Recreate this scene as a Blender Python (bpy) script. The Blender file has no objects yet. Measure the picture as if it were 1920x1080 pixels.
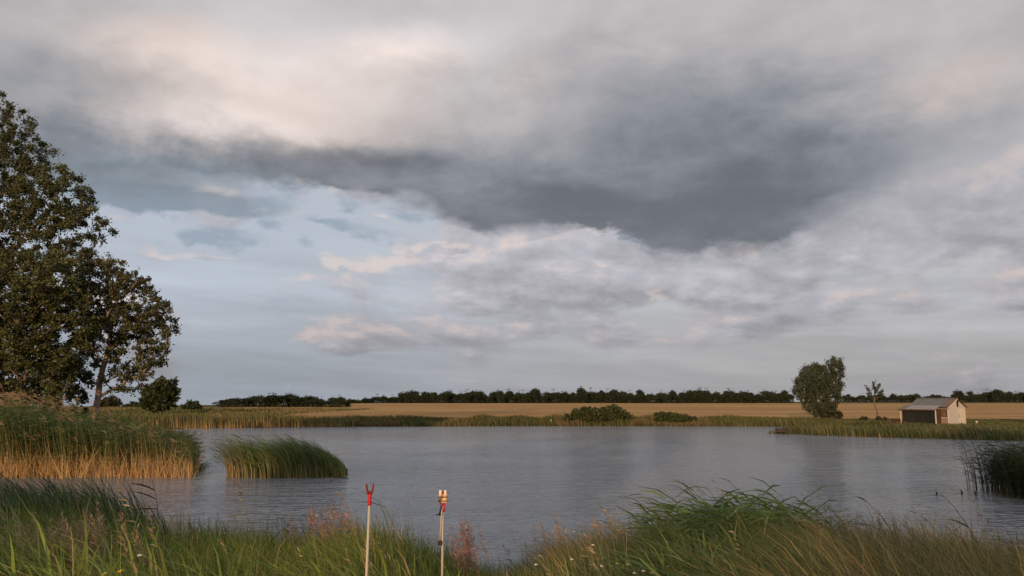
import bpy, math, random
import numpy as np
from mathutils import Vector

random.seed(7)
RNG = np.random.default_rng(11)
SC = bpy.context.scene
COL = SC.collection
R = math.radians

# ------------------------------------------------------------------ camera
EYE = 3.5                      # metres above the water (on the bank)
F = 1507.0                     # focal length in pixels of the 1920 px wide photograph
PITCH = math.atan((747 - 540) / F)
cam_d = bpy.data.cameras.new("camera")
cam = bpy.data.objects.new("camera", cam_d)
COL.objects.link(cam)
cam.location = (0, 0, EYE)
cam.rotation_euler = (math.pi / 2 + PITCH, 0, 0)
cam_d.sensor_width = 36
cam_d.lens = 36 * F / 1920
cam_d.clip_start = 0.1
cam_d.clip_end = 8000
SC.camera = cam


def ray(px, py):
    cx, cy = (px - 960) / F, (540 - py) / F
    return np.array([cx, math.cos(PITCH) - cy * math.sin(PITCH), math.sin(PITCH) + cy * math.cos(PITCH)])


def at(px, py, Y):             # world point seen at a pixel, Y metres ahead
    d = ray(px, py)
    return np.array([0, 0, EYE]) + d * (Y / d[1])


def azel(px, py):
    d = ray(px, py)
    d = d / np.linalg.norm(d)
    return math.atan2(d[0], d[1]), math.asin(d[2])


# ------------------------------------------------------------------ exposure
SC.view_settings.view_transform = 'Standard'
SC.view_settings.look = 'None'
SC.view_settings.exposure = 0.18
SC.view_settings.gamma = 1.0
SC.view_settings.use_curve_mapping = False
SC.cycles.max_bounces = 6
SC.cycles.use_denoising = True

# ------------------------------------------------------------------ sun
SUN_AZ, SUN_EL = R(197), R(8.5)     # clockwise from straight ahead: behind the camera, a little left
sun_d = bpy.data.lights.new("sun", 'SUN')
sun_d.energy = 2.7
sun_d.angle = R(0.8)
sun_d.color = (1.0, 0.64, 0.35)
sun = bpy.data.objects.new("sun", sun_d)
COL.objects.link(sun)
to_sun = Vector((math.sin(SUN_AZ) * math.cos(SUN_EL), math.cos(SUN_AZ) * math.cos(SUN_EL), math.sin(SUN_EL)))
sun.rotation_euler = to_sun.to_track_quat('Z', 'Y').to_euler()
sun.location = (0, -40, 60)

# ------------------------------------------------------------------ sky: Nishita with a broken cloud deck
world = bpy.data.worlds.new("World")
SC.world = world
world.use_nodes = True
NT = world.node_tree
NT.nodes.clear()
BG = 0.1


class S:
    """A socket with arithmetic: every operator adds one Math node."""
    def __init__(self, sock): self.s = sock
    def __add__(a, b): return mth('ADD', a, b)
    __radd__ = __add__
    def __sub__(a, b): return mth('SUBTRACT', a, b)
    def __rsub__(a, b): return mth('SUBTRACT', b, a)
    def __mul__(a, b): return mth('MULTIPLY', a, b)
    __rmul__ = __mul__
    def __truediv__(a, b): return mth('DIVIDE', a, b)


def put(node, i, v):
    if isinstance(v, S):
        NT.links.new(v.s, node.inputs[i])
    else:
        node.inputs[i].default_value = v


def mth(op, a, b=0.0, clamp=False):
    n = NT.nodes.new('ShaderNodeMath'); n.operation = op; n.use_clamp = clamp
    put(n, 0, a); put(n, 1, b)
    return S(n.outputs[0])


def vmath(op, a, b=(0, 0, 0)):
    n = NT.nodes.new('ShaderNodeVectorMath'); n.operation = op
    put(n, 0, a); put(n, 1, b)
    return n


def comb(x, y, z=0.0):
    n = NT.nodes.new('ShaderNodeCombineXYZ'); put(n, 0, x); put(n, 1, y); put(n, 2, z)
    return S(n.outputs[0])


def smooth(x, lo, hi, a=0.0, b=1.0):
    n = NT.nodes.new('ShaderNodeMapRange'); n.interpolation_type = 'SMOOTHSTEP'
    put(n, 0, x); put(n, 1, lo); put(n, 2, hi); put(n, 3, a); put(n, 4, b)
    return S(n.outputs[0])


def noise(vec, scale, detail, rough=0.5, dist=0.0):
    n = NT.nodes.new('ShaderNodeTexNoise'); n.noise_dimensions = '3D'
    put(n, 0, vec)
    n.inputs['Scale'].default_value = scale; n.inputs['Detail'].default_value = detail
    n.inputs['Roughness'].default_value = rough; n.inputs['Distortion'].default_value = dist
    return S(n.outputs[0])


def curve(x, pts, lo, hi):
    """1-D function through pts [(x, y)], x over [-0.9, 0.9], y over [lo, hi]."""
    n = NT.nodes.new('ShaderNodeFloatCurve')
    put(n, 0, 1.0); put(n, 1, (x + 0.9) / 1.8)
    c = n.mapping.curves[0]
    pts = sorted(pts)
    q = [((a + 0.9) / 1.8, (b - lo) / (hi - lo)) for a, b in pts]
    q = [(0.0, q[0][1])] + q + [(1.0, q[-1][1])]
    while len(c.points) < len(q):
        c.points.new(0.5, 0.5)
    for p, (a, b) in zip(c.points, q):
        p.location = (a, b); p.handle_type = 'AUTO_CLAMPED'
    n.mapping.update()
    return S(n.outputs[0]) * (hi - lo) + lo


def mixc(f, a, b):
    n = NT.nodes.new('ShaderNodeMix'); n.data_type = 'RGBA'
    put(n, 0, f)
    for i, v in ((6, a), (7, b)):
        if isinstance(v, S): NT.links.new(v.s, n.inputs[i])
        else: n.inputs[i].default_value = (*v, 1)
    return S(n.outputs[2])


def scalec(c, f):
    n = NT.nodes.new('ShaderNodeVectorMath'); n.operation = 'SCALE'
    if isinstance(c, S): NT.links.new(c.s, n.inputs[0])
    else: n.inputs[0].default_value = c
    put(n, 3, f)
    return S(n.outputs[0])


tc = NT.nodes.new('ShaderNodeTexCoord')
D = S(tc.outputs['Generated'])
sep = NT.nodes.new('ShaderNodeSeparateXYZ'); put(sep, 0, D)
dx, dy, dz = (S(sep.outputs[i]) for i in range(3))
AZ = mth('ARCTAN2', dx, dy)
EL = mth('ARCSINE', dz)
zz = mth('MAXIMUM', dz, 0.0) + 0.13
P = comb(dx / zz, dy / zz, 0.37)                       # where the ray meets a cloud layer
# the low clouds: lumps seen from the side, flattened towards the horizon
ef = EL * 3.0 - EL * EL * 3.2
Plow = comb(AZ, ef, 4.1)
n_big = noise(P, 1.15, 7, 0.52, 0.25) - 0.5
n_mid = noise(P, 3.1, 8, 0.56, 0.35) - 0.5
n_low = noise(Plow, 6.2, 9, 0.56, 0.12)
PlowL = comb(AZ - 0.010, ef + 0.026, 4.1)
n_lowL = noise(PlowL, 6.2, 9, 0.56, 0.12)
relief = n_low - n_lowL                                 # which flank of a small cloud faces the sun
# upright lumps: noise on the direction itself
Q = comb(AZ * 1.0, EL * 1.9, 1.3)
q1 = noise(Q, 5.5, 8, 0.55, 0.3) - 0.5
qL = noise(comb(AZ - 0.02, (EL + 0.022) * 1.9, 1.3), 5.5, 8, 0.55, 0.3) - 0.5
relief2 = q1 - qL
q2 = noise(Q, 17.0, 8, 0.6, 0.25) - 0.5
q3 = noise(comb(AZ, EL * 1.5, 7.7), 30.0, 7, 0.62, 0.3) - 0.5
UV = comb(AZ + q1 * 0.10 + n_mid * 0.03 + q2 * 0.05, EL + n_mid * 0.05 + q1 * 0.045 + q2 * 0.03 + q3 * 0.01)


def lobe(px, py, rx, ry, amp):
    a, e = azel(px, py)
    v = vmath('SUBTRACT', UV, (a, e, 0)).outputs[0]
    w = vmath('MULTIPLY', S(v), (F / rx, F / ry, 0)).outputs[0]
    d = S(vmath('DOT_PRODUCT', S(w), S(w)).outputs['Value'])
    return mth('POWER', 0.36788, d) * amp


def lobes(lst):
    t = lobe(*lst[0])
    for l in lst[1:]:
        t = t + lobe(*l)
    return t


#SKYBODY
def pts_el(lst): return [azel(*p) for p in lst]


def pts_val(lst): return [(azel(px, 300)[0], v) for px, v in lst]


# lower rim of the heavy cloud: its elevation over azimuth
L = curve(AZ, pts_el([(-300, 370), (-100, 365), (150, 352), (300, 350), (480, 350), (545, 350), (620, 355), (720, 366), (800, 382), (850, 420),
                      (960, 437), (1090, 432), (1180, 448), (1240, 472), (1330, 476), (1430, 468), (1520, 428), (1640, 380), (1780, 330), (1920, 285), (2100, 250)]), 0.0, 0.6)
A = curve(AZ, pts_val([(-300, .10), (0, .10), (200, .16), (330, .19), (480, .23), (700, .24), (900, .235), (1050, .235), (1200, .245), (1350, .262), (1500, .24), (1650, .18), (1800, .11), (1920, .09), (2200, .06)]), 0.0, 0.5)
G = curve(AZ, pts_val([(-300, .06), (250, .05), (500, .062), (700, .072), (900, .10), (1100, .14), (1350, .165), (1500, .14), (1700, .08), (1920, .05)]), 0.0, 0.3)
t = EL - L + q2 * 0.055 + q3 * 0.022 + q1 * 0.03
soft = smooth(n_mid + q1, -0.12, 0.15, 0.004, 0.018) + smooth(AZ, 0.28, 0.5) * 0.05 + lobe(330, 350, 220, 60, 0.016)
M = smooth(t, 0 - soft, soft * 1.2)
tt = mth('MAXIMUM', t + n_big * 0.03 + q1 * 0.03, 0.0) / G
shade = mth('POWER', 0.36788, tt * tt * 0.75) * A

bright = lobes([(560, 130, 300, 110, .20), (430, 235, 190, 42, .16), (760, 95, 110, 36, .13), (300, 75, 120, 30, .07), (560, 225, 170, 45, .10), (860, 60, 160, 70, .06),
                (1130, 60, 300, 90, .06), (1800, 140, 110, 50, .07), (1560, 90, 260, 60, .03), (980, 155, 70, 40, .04), (960, 235, 160, 50, .03)])
dark = lobes([(50, 215, 180, 110, .14), (250, 170, 90, 40, .05), (640, 300, 300, 24, .04), (260, 300, 150, 60, .08), (140, 30, 160, 70, .03), (1400, 300, 240, 130, .035), (1560, 190, 420, 110, .045), (1180, 120, 300, 60, .03), (1420, 390, 120, 50, .02),
              (1060, 395, 170, 45, .04), (880, 190, 90, 40, .03), (800, 25, 140, 25, .05), (1080, 90, 80, 25, .03)])
lum_up = 0.425 + relief2 * 0.20 + bright - dark - shade + n_big * 0.06 + n_mid * 0.045 + q2 * 0.05 + q3 * 0.015 + q1 * 0.06
lum_up = mth('SMOOTH_MAX', lum_up, 0.145)
lum_up.s.node.inputs[2].default_value = 0.06
warm = smooth(lobes([(520, 190, 330, 110, 1.0), (760, 95, 130, 45, .6), (300, 75, 130, 40, .6), (1800, 150, 110, 50, .7), (980, 155, 60, 40, .4)]), 0.1, 1.0)
cool = smooth(lum_up, 0.16, 0.42, 1.0, 0.0)
tint_up = mixc(cool, (1.02, 0.985, 1.005), (0.90, 0.985, 1.135))
tint_up = mixc(warm, tint_up, (1.13, 0.98, 0.915))
blu = smooth(lobes([(300, 330, 200, 50, .8), (800, 395, 60, 20, .5)]), 0.15, 0.9)
tint_up = mixc(blu, tint_up, (0.83, 1.0, 1.17))
deck = scalec(tint_up, lum_up + blu * 0.015)

# sky below the heavy cloud
lumc = curve(EL, [(0.0, .335), (.03, .34), (.065, .38), (.10, .435), (.14, .475), (.18, .48), (.24, .48), (.4, .45)], 0.0, 0.8)
right = smooth(AZ, -0.35, 0.35)
clear = scalec(mixc(right, (0.885, 0.975, 1.125), (0.995, 0.98, 1.035)), lumc)
sky = NT.nodes.new('ShaderNodeTexSky')
sky.sky_type = 'NISHITA'
sky.sun_disc = False
sky.sun_elevation = SUN_EL
sky.sun_rotation = SUN_AZ
sky.air_density = 1.0; sky.dust_density = 1.5; sky.ozone_density = 1.0
nish = scalec(S(sky.outputs[0]), BG)
clear = mixc(0.07, clear, nish)

cov = n_low + lobes([(800, 500, 330, 70, .09), (1250, 520, 350, 110, .12), (1650, 470, 300, 110, .10), (1000, 470, 160, 40, .04), (300, 600, 300, 40, .05), (700, 590, 300, 40, .07), (330, 490, 110, 16, .12)]) \
    - lobes([(420, 440, 170, 60, .10), (1100, 455, 90, 18, .10), (560, 550, 120, 30, .04)]) - smooth(EL, 0.09, 0.02) * 0.10
cm = smooth(cov, 0.47, 0.60)
lum_s = lumc * 0.98 - 0.045 + relief * 1.0 + q2 * 0.05 + q3 * 0.05
lum_s = lum_s - lobes([(1830, 400, 190, 50, .075), (1870, 510, 150, 40, .08), (1800, 590, 190, 18, .07), (1700, 560, 60, 14, .05), (1640, 430, 150, 26, .04), (1450, 560, 200, 20, .03), (1130, 570, 250, 30, .035)])
pink = smooth(relief, 0.02, 0.15)
tint_s = mixc(pink, (0.985, 0.97, 1.06), (1.15, 0.98, 0.94))
small = scalec(tint_s, lum_s)
lowsky = mixc(cm * 0.92, clear, small)
strk = noise(comb(AZ * 1.0, EL * 8.0 + AZ * 0.35, 2.2), 3.6, 7, 0.55, 0.2) - 0.5      # long thin layers low in the sky
lay = smooth(EL, 0.24, 0.10) * strk
lowsky = scalec(lowsky, lay * 0.75 + 1.0)
# little dark scraps under the rim
scr = lobes([(370, 442, 50, 13, .8), (430, 452, 50, 13, .8), (507, 424, 24, 18, 1.0), (590, 415, 40, 10, .7), (760, 440, 60, 12, .6), (560, 452, 40, 9, .6), (660, 378, 26, 12, .9), (650, 418, 60, 12, .8), (690, 440, 50, 14, .7), (1190, 445, 40, 14, .9), (800, 395, 45, 14, 1.0)])
sm = smooth(scr + q2 * 2.6 + q3 * 0.9, 0.12, 1.2) * 0.75
lowsky = mixc(sm, lowsky, (0.245, 0.31, 0.385))
bc = smooth(lobes([(390, 376, 150, 26, 1.0), (250, 360, 130, 34, .7)]) + q2 * 1.2 + q3 * 0.4, 0.18, 0.85) * 0.85
lowsky = mixc(bc, lowsky, (0.205, 0.262, 0.325))
hil = lobes([(540, 357, 18, 6, 1.2), (725, 394, 26, 7, 1.0), (740, 486, 50, 17, 1.15), (620, 505, 60, 16, 1.0), (850, 465, 60, 10, .8), (700, 500, 60, 14, .6), (560, 400, 50, 14, .5), (980, 452, 60, 10, .7), (900, 512, 30, 10, .7), (1250, 545, 28, 14, .7), (1590, 478, 34, 10, .7),
             (1120, 500, 40, 9, .8), (1245, 626, 20, 9, .6), (1040, 450, 35, 10, .8), (350, 485, 90, 12, .7), (800, 460, 50, 9, .6)])
hm = smooth(hil + q2 * 2.6 + q3 * 1.0, 0.35, 1.1) * 0.62
lowsky = mixc(hm, lowsky, (0.70, 0.585, 0.535))

col = mixc(M, lowsky, deck)
bgn = NT.nodes.new('ShaderNodeBackground')
fin = scalec(col, 1.0 / BG)
NT.links.new(fin.s, bgn.inputs['Color'])
bgn.inputs['Strength'].default_value = BG
wo = NT.nodes.new('ShaderNodeOutputWorld')
NT.links.new(bgn.outputs[0], wo.inputs['Surface'])
world.cycles.sampling_method = 'MANUAL'
world.cycles.sample_map_resolution = 512
# ------------------------------------------------------------------ helpers
def tag(o, label=None, cat=None, group=None, kind=None):
    if label: o['label'] = label
    if cat: o['category'] = cat
    if group: o['group'] = group
    if kind: o['kind'] = kind
    return o


def empty(name, loc=(0, 0, 0), rz=0.0):
    o = bpy.data.objects.new(name, None)
    o.location = loc; o.rotation_euler = (0, 0, rz); o.empty_display_size = 0.2
    COL.objects.link(o)
    return o


def mesh_np(name, verts, faces, mat=None, attrs=None, smooth_=False):
    """verts (N,3); faces: one int array (M,k), or a list of such arrays."""
    me = bpy.data.meshes.new(name)
    verts = np.asarray(verts, np.float32)
    if not isinstance(faces, list): faces = [faces]
    faces = [np.asarray(f, np.int32) for f in faces if len(f)]
    me.vertices.add(len(verts)); me.vertices.foreach_set('co', verts.ravel())
    loops = np.concatenate([f.ravel() for f in faces])
    tot = np.concatenate([np.full(len(f), f.shape[1], np.int32) for f in faces])
    start = np.concatenate([[0], np.cumsum(tot)[:-1]]).astype(np.int32)
    me.loops.add(len(loops)); me.loops.foreach_set('vertex_index', loops)
    me.polygons.add(len(tot)); me.polygons.foreach_set('loop_start', start); me.polygons.foreach_set('loop_total', tot)
    if smooth_: me.polygons.foreach_set('use_smooth', np.ones(len(tot), bool))
    for k, v in (attrs or {}).items():
        v = np.asarray(v, np.float32)
        if v.ndim == 1:
            a = me.attributes.new(k, 'FLOAT', 'POINT'); a.data.foreach_set('value', v)
        else:
            if v.shape[1] == 3: v = np.hstack([v, np.ones((len(v), 1), np.float32)])
            a = me.attributes.new(k, 'FLOAT_COLOR', 'POINT'); a.data.foreach_set('color', v.ravel())
    me.update(calc_edges=True)
    if mat: me.materials.append(mat)
    return me


def obj(name, me, parent=None, loc=(0, 0, 0), rot=(0, 0, 0)):
    o = bpy.data.objects.new(name, me)
    o.location = loc; o.rotation_euler = rot
    COL.objects.link(o)
    if parent: o.parent = parent
    return o


class MB:
    """Collects solid pieces into one mesh."""
    def __init__(self): self.v = []; self.f = []; self.n = 0
    def add(self, v, f):
        self.v.append(np.asarray(v, float)); self.f += [[i + self.n for i in q] for q in f]; self.n += len(v)
        return self
    def box(self, c, s, rz=0.0, ch=0.0):
        c = np.asarray(c, float); h = np.asarray(s, float) / 2
        if ch <= 0:
            v = np.array([[x, y, z] for z in (-1, 1) for y in (-1, 1) for x in (-1, 1)]) * h
            f = [[0, 2, 3, 1], [4, 5, 7, 6], [0, 1, 5, 4], [2, 6, 7, 3], [0, 4, 6, 2], [1, 3, 7, 5]]
        else:                       # bevelled prism: octagon outline in x-y
            a, b = h[0], h[1]; k = ch
            o = [(-a + k, -b), (a - k, -b), (a, -b + k), (a, b - k), (a - k, b), (-a + k, b), (-a, b - k), (-a, -b + k)]
            v = np.array([[x, y, z] for z in (-h[2], h[2]) for x, y in o])
            f = [list(range(7, -1, -1)), list(range(8, 16))] + [[i, (i + 1) % 8, 8 + (i + 1) % 8, 8 + i] for i in range(8)]
        if rz:
            co, si = math.cos(rz), math.sin(rz)
            v = v @ np.array([[co, si, 0], [-si, co, 0], [0, 0, 1]])
        return self.add(v + c, f)
    def tube(self, pts, rad, n=8):
        pts = [np.asarray(p, float) for p in pts]
        rad = rad if hasattr(rad, '__len__') else [rad] * len(pts)
        V = []
        for i, p in enumerate(pts):
            d = pts[min(i + 1, len(pts) - 1)] - pts[max(i - 1, 0)]; d = d / (np.linalg.norm(d) + 1e-9)
            a = np.cross(d, (0.3, 1, 0.1) if abs(d[1]) < 0.9 else (1, 0, 0)); a /= np.linalg.norm(a); b = np.cross(d, a)
            V += [p + rad[i] * (math.cos(t) * a + math.sin(t) * b) for t in np.linspace(0, 2 * math.pi, n, endpoint=False)]
        f = [[k * n + i, k * n + (i + 1) % n, (k + 1) * n + (i + 1) % n, (k + 1) * n + i] for k in range(len(pts) - 1) for i in range(n)]
        f += [list(range(n - 1, -1, -1)), list(range((len(pts) - 1) * n, len(pts) * n))]
        return self.add(V, f)
    def quad(self, a, b, c, d): return self.add([a, b, c, d], [[0, 1, 2, 3]])
    def prism(self, outline, axis, depth):      # planar outline (3-D points) pushed along an axis vector
        o = np.asarray(outline, float); n = len(o); ax = np.asarray(axis, float) * depth
        return self.add(np.vstack([o, o + ax]), [list(range(n - 1, -1, -1)), list(range(n, 2 * n))] + [[i, (i + 1) % n, n + (i + 1) % n, n + i] for i in range(n)])
    def build(self, name, mat, parent=None, smooth_=False, loc=(0, 0, 0), rot=(0, 0, 0)):
        me = bpy.data.meshes.new(name)
        me.from_pydata([tuple(p) for p in np.vstack(self.v)], [], self.f); me.update()
        me.materials.append(mat)
        if smooth_:
            me.polygons.foreach_set('use_smooth', [True] * len(me.polygons))
        return obj(name, me, parent, loc, rot)


# ------------------------------------------------------------------ materials
def new_mat(name):
    m = bpy.data.materials.new(name); m.use_nodes = True
    return m, m.node_tree, m.node_tree.nodes['Principled BSDF']


def solid(name, c, rough=0.7, var=0.15, scale=8.0, bump=0.0, spec=0.3, stretch=(1, 1, 1)):
    """Plain surface with grain: two tones of the colour mixed by noise."""
    m, nt, b = new_mat(name)
    tc_ = nt.nodes.new('ShaderNodeTexCoord'); mp = nt.nodes.new('ShaderNodeMapping'); mp.inputs['Scale'].default_value = stretch
    nz = nt.nodes.new('ShaderNodeTexNoise'); nz.inputs['Scale'].default_value = scale; nz.inputs['Detail'].default_value = 6; nz.inputs['Roughness'].default_value = 0.65
    mx = nt.nodes.new('ShaderNodeMix'); mx.data_type = 'RGBA'
    mx.inputs[6].default_value = (*[x * (1 - var) for x in c], 1); mx.inputs[7].default_value = (*[min(1, x * (1 + var)) for x in c], 1)
    mr = nt.nodes.new('ShaderNodeMapRange'); mr.inputs[1].default_value = 0.3; mr.inputs[2].default_value = 0.7
    L_ = nt.links.new
    L_(tc_.outputs['Object'], mp.inputs[0]); L_(mp.outputs[0], nz.inputs['Vector']); L_(nz.outputs[0], mr.inputs[0]); L_(mr.outputs[0], mx.inputs[0]); L_(mx.outputs[2], b.inputs['Base Color'])
    b.inputs['Roughness'].default_value = rough; b.inputs['Specular IOR Level'].default_value = spec
    if bump:
        bp = nt.nodes.new('ShaderNodeBump'); bp.inputs['Strength'].default_value = bump; bp.inputs['Distance'].default_value = 0.02
        L_(nz.outputs[0], bp.inputs['Height']); L_(bp.outputs[0], b.inputs['Normal'])
    return m


def leafy(name, trans=0.3, rough=0.55, spec=0.25):
    """Leaves and blades: the colour of each comes with the mesh (species, age, dead or alive; some light, shade and haze too), light also passes through."""
    m, nt, b = new_mat(name)
    at_ = nt.nodes.new('ShaderNodeAttribute'); at_.attribute_name = 'col'
    tr = nt.nodes.new('ShaderNodeBsdfTranslucent'); ms = nt.nodes.new('ShaderNodeMixShader'); ms.inputs[0].default_value = trans
    L_ = nt.links.new
    L_(at_.outputs['Color'], b.inputs['Base Color']); L_(at_.outputs['Color'], tr.inputs['Color'])
    L_(b.outputs[0], ms.inputs[1]); L_(tr.outputs[0], ms.inputs[2])
    L_(ms.outputs[0], nt.nodes['Material Output'].inputs['Surface'])
    b.inputs['Roughness'].default_value = rough; b.inputs['Specular IOR Level'].default_value = spec
    return m


M_BLADE = leafy('blades', 0.38, 0.5, 0.3)
M_LEAF = leafy('leaves', 0.22, 0.5, 0.3)
M_FAR = leafy('far_leaves', 0.1, 0.8, 0.1)
M_BARK = solid('bark', (0.16, 0.115, 0.085), 0.9, 0.35, 5.0, 0.5, 0.1, (1, 1, 0.3))
M_BARK_PALE = solid('pale_bark', (0.30, 0.22, 0.17), 0.9, 0.35, 4.0, 0.5, 0.1, (1, 1, 0.3))


# ------------------------------------------------------------------ blades
class Blades:
    """Many tapered, wind-bent strips; build() joins them into one mesh."""
    def __init__(self): self.V = []; self.Fc = []; self.C = []; self.n = 0
    def add(self, base, h, w, lean, col_base, col_tip, S=3, curl=1.6, face=None, mixpow=1.0, droop=0.0, belly=0.0):
        """base (n,3), h (n), w (n), lean (n,2) horizontal tip shift; colours (n,3)."""
        n = len(base)
        if n == 0: return
        ang = RNG.uniform(0, 2 * np.pi, n) if face is None else face
        side = np.stack([np.cos(ang), np.sin(ang), np.zeros(n)], 1)
        ll = np.linalg.norm(lean, axis=1) / np.maximum(h, 1e-3)
        t = np.linspace(0, 1, S + 1)
        rows = []; cols = []
        for k, tk in enumerate(t):
            p = base.copy()
            p[:, :2] += lean * (tk ** curl)[..., None] if np.ndim(tk) else lean * tk ** curl
            p[:, 2] += h * (tk - 0.22 * np.minimum(ll, 1.5) * tk ** 2 - droop * tk ** 3)
            ww = w * ((1 - tk) ** 0.75 * (1 + belly * math.sin(math.pi * tk)) + 0.04)
            o = side * (ww / 2)[:, None]
            rows += [p - o, p + o]
            c = col_base + (col_tip - col_base) * tk ** mixpow
            cols += [c, c]
        V = np.stack(rows, 1).reshape(-1, 3); C = np.stack(cols, 1).reshape(-1, 3)
        m = 2 * (S + 1)
        q = np.array([[2 * k, 2 * k + 1, 2 * k + 3, 2 * k + 2] for k in range(S)])
        Fq = (np.arange(n)[:, None, None] * m + q[None]).reshape(-1, 4) + self.n
        self.V.append(V); self.C.append(C); self.Fc.append(Fq); self.n += len(V)
    def leaves(self, p, d, up, ln, w, col, bend=0.25, S=2):
        """Strap leaves from points p along unit directions d (n,3), drooping."""
        n = len(p)
        if n == 0: return
        side = np.cross(d, up); side /= np.linalg.norm(side, axis=1)[:, None] + 1e-9
        rows = []; cols = []
        for k in range(S + 1):
            tk = k / S
            c = p + d * (ln * tk)[:, None]
            c[:, 2] -= ln * bend * tk * tk
            ww = w * (math.sin(math.pi * min(0.92, 0.18 + 0.82 * tk)) * 0.9 + 0.05)
            rows += [c - side * (ww / 2)[:, None], c + side * (ww / 2)[:, None]]
            cols += [col, col]
        V = np.stack(rows, 1).reshape(-1, 3); C = np.stack(cols, 1).reshape(-1, 3)
        m = 2 * (S + 1)
        q = np.array([[2 * k, 2 * k + 1, 2 * k + 3, 2 * k + 2] for k in range(S)])
        Fq = (np.arange(n)[:, None, None] * m + q[None]).reshape(-1, 4) + self.n
        self.V.append(V); self.C.append(C); self.Fc.append(Fq); self.n += len(V)
    def mesh(self, name, mat=None):
        return mesh_np(name, np.vstack(self.V), np.vstack(self.Fc), mat or M_BLADE, {'col': np.clip(np.vstack(self.C), 0.002, 0.9)})


def tones(n, c, sd=0.18, hue=0.08):
    """n colours around c: brightness and hue vary from blade to blade."""
    c = np.asarray(c, float)
    k = np.exp(RNG.normal(0, sd, (n, 1)))
    return c[None] * k * (1 + RNG.normal(0, hue, (n, 3)))


def vnoise(x, y, s, seed=0):
    """Smooth value noise in 0..1 (numpy)."""
    x = np.asarray(x, float) / s + 1000.3 + seed * 17.7; y = np.asarray(y, float) / s + 1000.7 + seed * 9.1
    xi, yi = np.floor(x).astype(np.int64), np.floor(y).astype(np.int64)
    fx, fy = x - xi, y - yi; fx = fx * fx * (3 - 2 * fx); fy = fy * fy * (3 - 2 * fy)
    def hsh(a, b):
        k = (a * 374761393 + b * 668265263 + seed * 1442695) & 0xffffffff
        k = ((k ^ (k >> 13)) * 1274126177) & 0xffffffff
        return ((k ^ (k >> 16)) & 0xffff) / 65535.0
    return (hsh(xi, yi) * (1 - fx) + hsh(xi + 1, yi) * fx) * (1 - fy) + (hsh(xi, yi + 1) * (1 - fx) + hsh(xi + 1, yi + 1) * fx) * fy


def sstep(x, a, b):
    t_ = np.clip((np.asarray(x, float) - a) / (b - a), 0, 1)
    return t_ * t_ * (3 - 2 * t_)
# ------------------------------------------------------------------ ground and water
LAKE = np.array([(-90, 26), (-60, 24.5), (-30, 22.5), (-16, 20), (-8, 16.5), (0, 15), (6, 14.3), (12, 15.2), (20, 16.5), (30, 18), (60, 22), (90, 30), (90, 58),
                 (60, 62.5), (43, 67.3), (35, 72.5), (28, 79.5), (26, 82), (28, 84.2), (34, 90), (38.5, 97), (37, 101), (30, 103), (10, 104), (-6, 103), (-20, 101.5), (-34, 98),
                 (-42, 95), (-50, 92), (-54, 84), (-42, 72), (-25, 60), (-20.5, 51), (-23, 45), (-32, 41.2), (-50, 39.6), (-90, 39)], float)


def lake_dist(x, y):
    """Signed distance to the shoreline: positive on land."""
    x = np.asarray(x, float).ravel(); y = np.asarray(y, float).ravel()
    best = np.full(x.shape, 1e9); inside = np.zeros(x.shape, bool)
    n = len(LAKE)
    for i in range(n):
        ax, ay = LAKE[i]; bx, by = LAKE[(i + 1) % n]
        vx, vy = bx - ax, by - ay
        t_ = np.clip(((x - ax) * vx + (y - ay) * vy) / (vx * vx + vy * vy), 0, 1)
        best = np.minimum(best, np.hypot(x - ax - t_ * vx, y - ay - t_ * vy))
        c = ((ay > y) != (by > y))
        xi = (bx - ax) * (y - ay) / ((by - ay) if by != ay else 1e-9) + ax
        inside ^= c & (x < xi)
    return np.where(inside, -best, best)


def ground_z(x, y):
    x = np.asarray(x, float); shp = x.shape
    xf, yf = x.ravel(), np.asarray(y, float).ravel()
    d = lake_dist(xf, yf)
    near = 0.06 + 1.50 * sstep(d, 0, 8.5) + 0.35 * sstep(d, 7, 15)
    far = 0.06 + 0.47 * sstep(d, 0, 7) + 0.02 * np.sin(xf * 0.05)
    left = 0.06 + 0.85 * sstep(d, 0, 9)
    rise = 0.9 * np.exp(-((xf + 75) / 38) ** 2 - ((yf - 150) / 45) ** 2)      # low rise on the far left bank
    w = sstep(yf, 27, 32)
    wl = sstep(-xf, 16, 22) * sstep(yf, 34, 40) * (1 - sstep(yf, 80, 95))
    z = near * (1 - w) + (far * (1 - wl) + left * wl + rise) * w
    z -= 0.035 * np.clip(yf - np.where(xf < -70, 300 + 2.2 * np.clip(xf + 170, 0, 200), 740), 0, None)   # the land falls away behind the skyline
    z = np.where(d < 0, np.maximum(-1.6, d * 0.22), z)
    z += np.where(d > 0.3, (vnoise(xf, yf, 1.3, 3) - 0.5) * 0.12 * np.clip(d / 3, 0, 1), 0)
    return z.reshape(shp)


def warp_axis(lo, hi, step, grow):
    a = [0.0]
    while a[-1] < hi: a.append(a[-1] + step + grow * max(0, a[-1] - 20))
    b = [0.0]
    while b[-1] > lo: b.append(b[-1] - step - grow * max(0, -b[-1] - 20))
    return np.array(sorted(set(a + b)))


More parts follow.
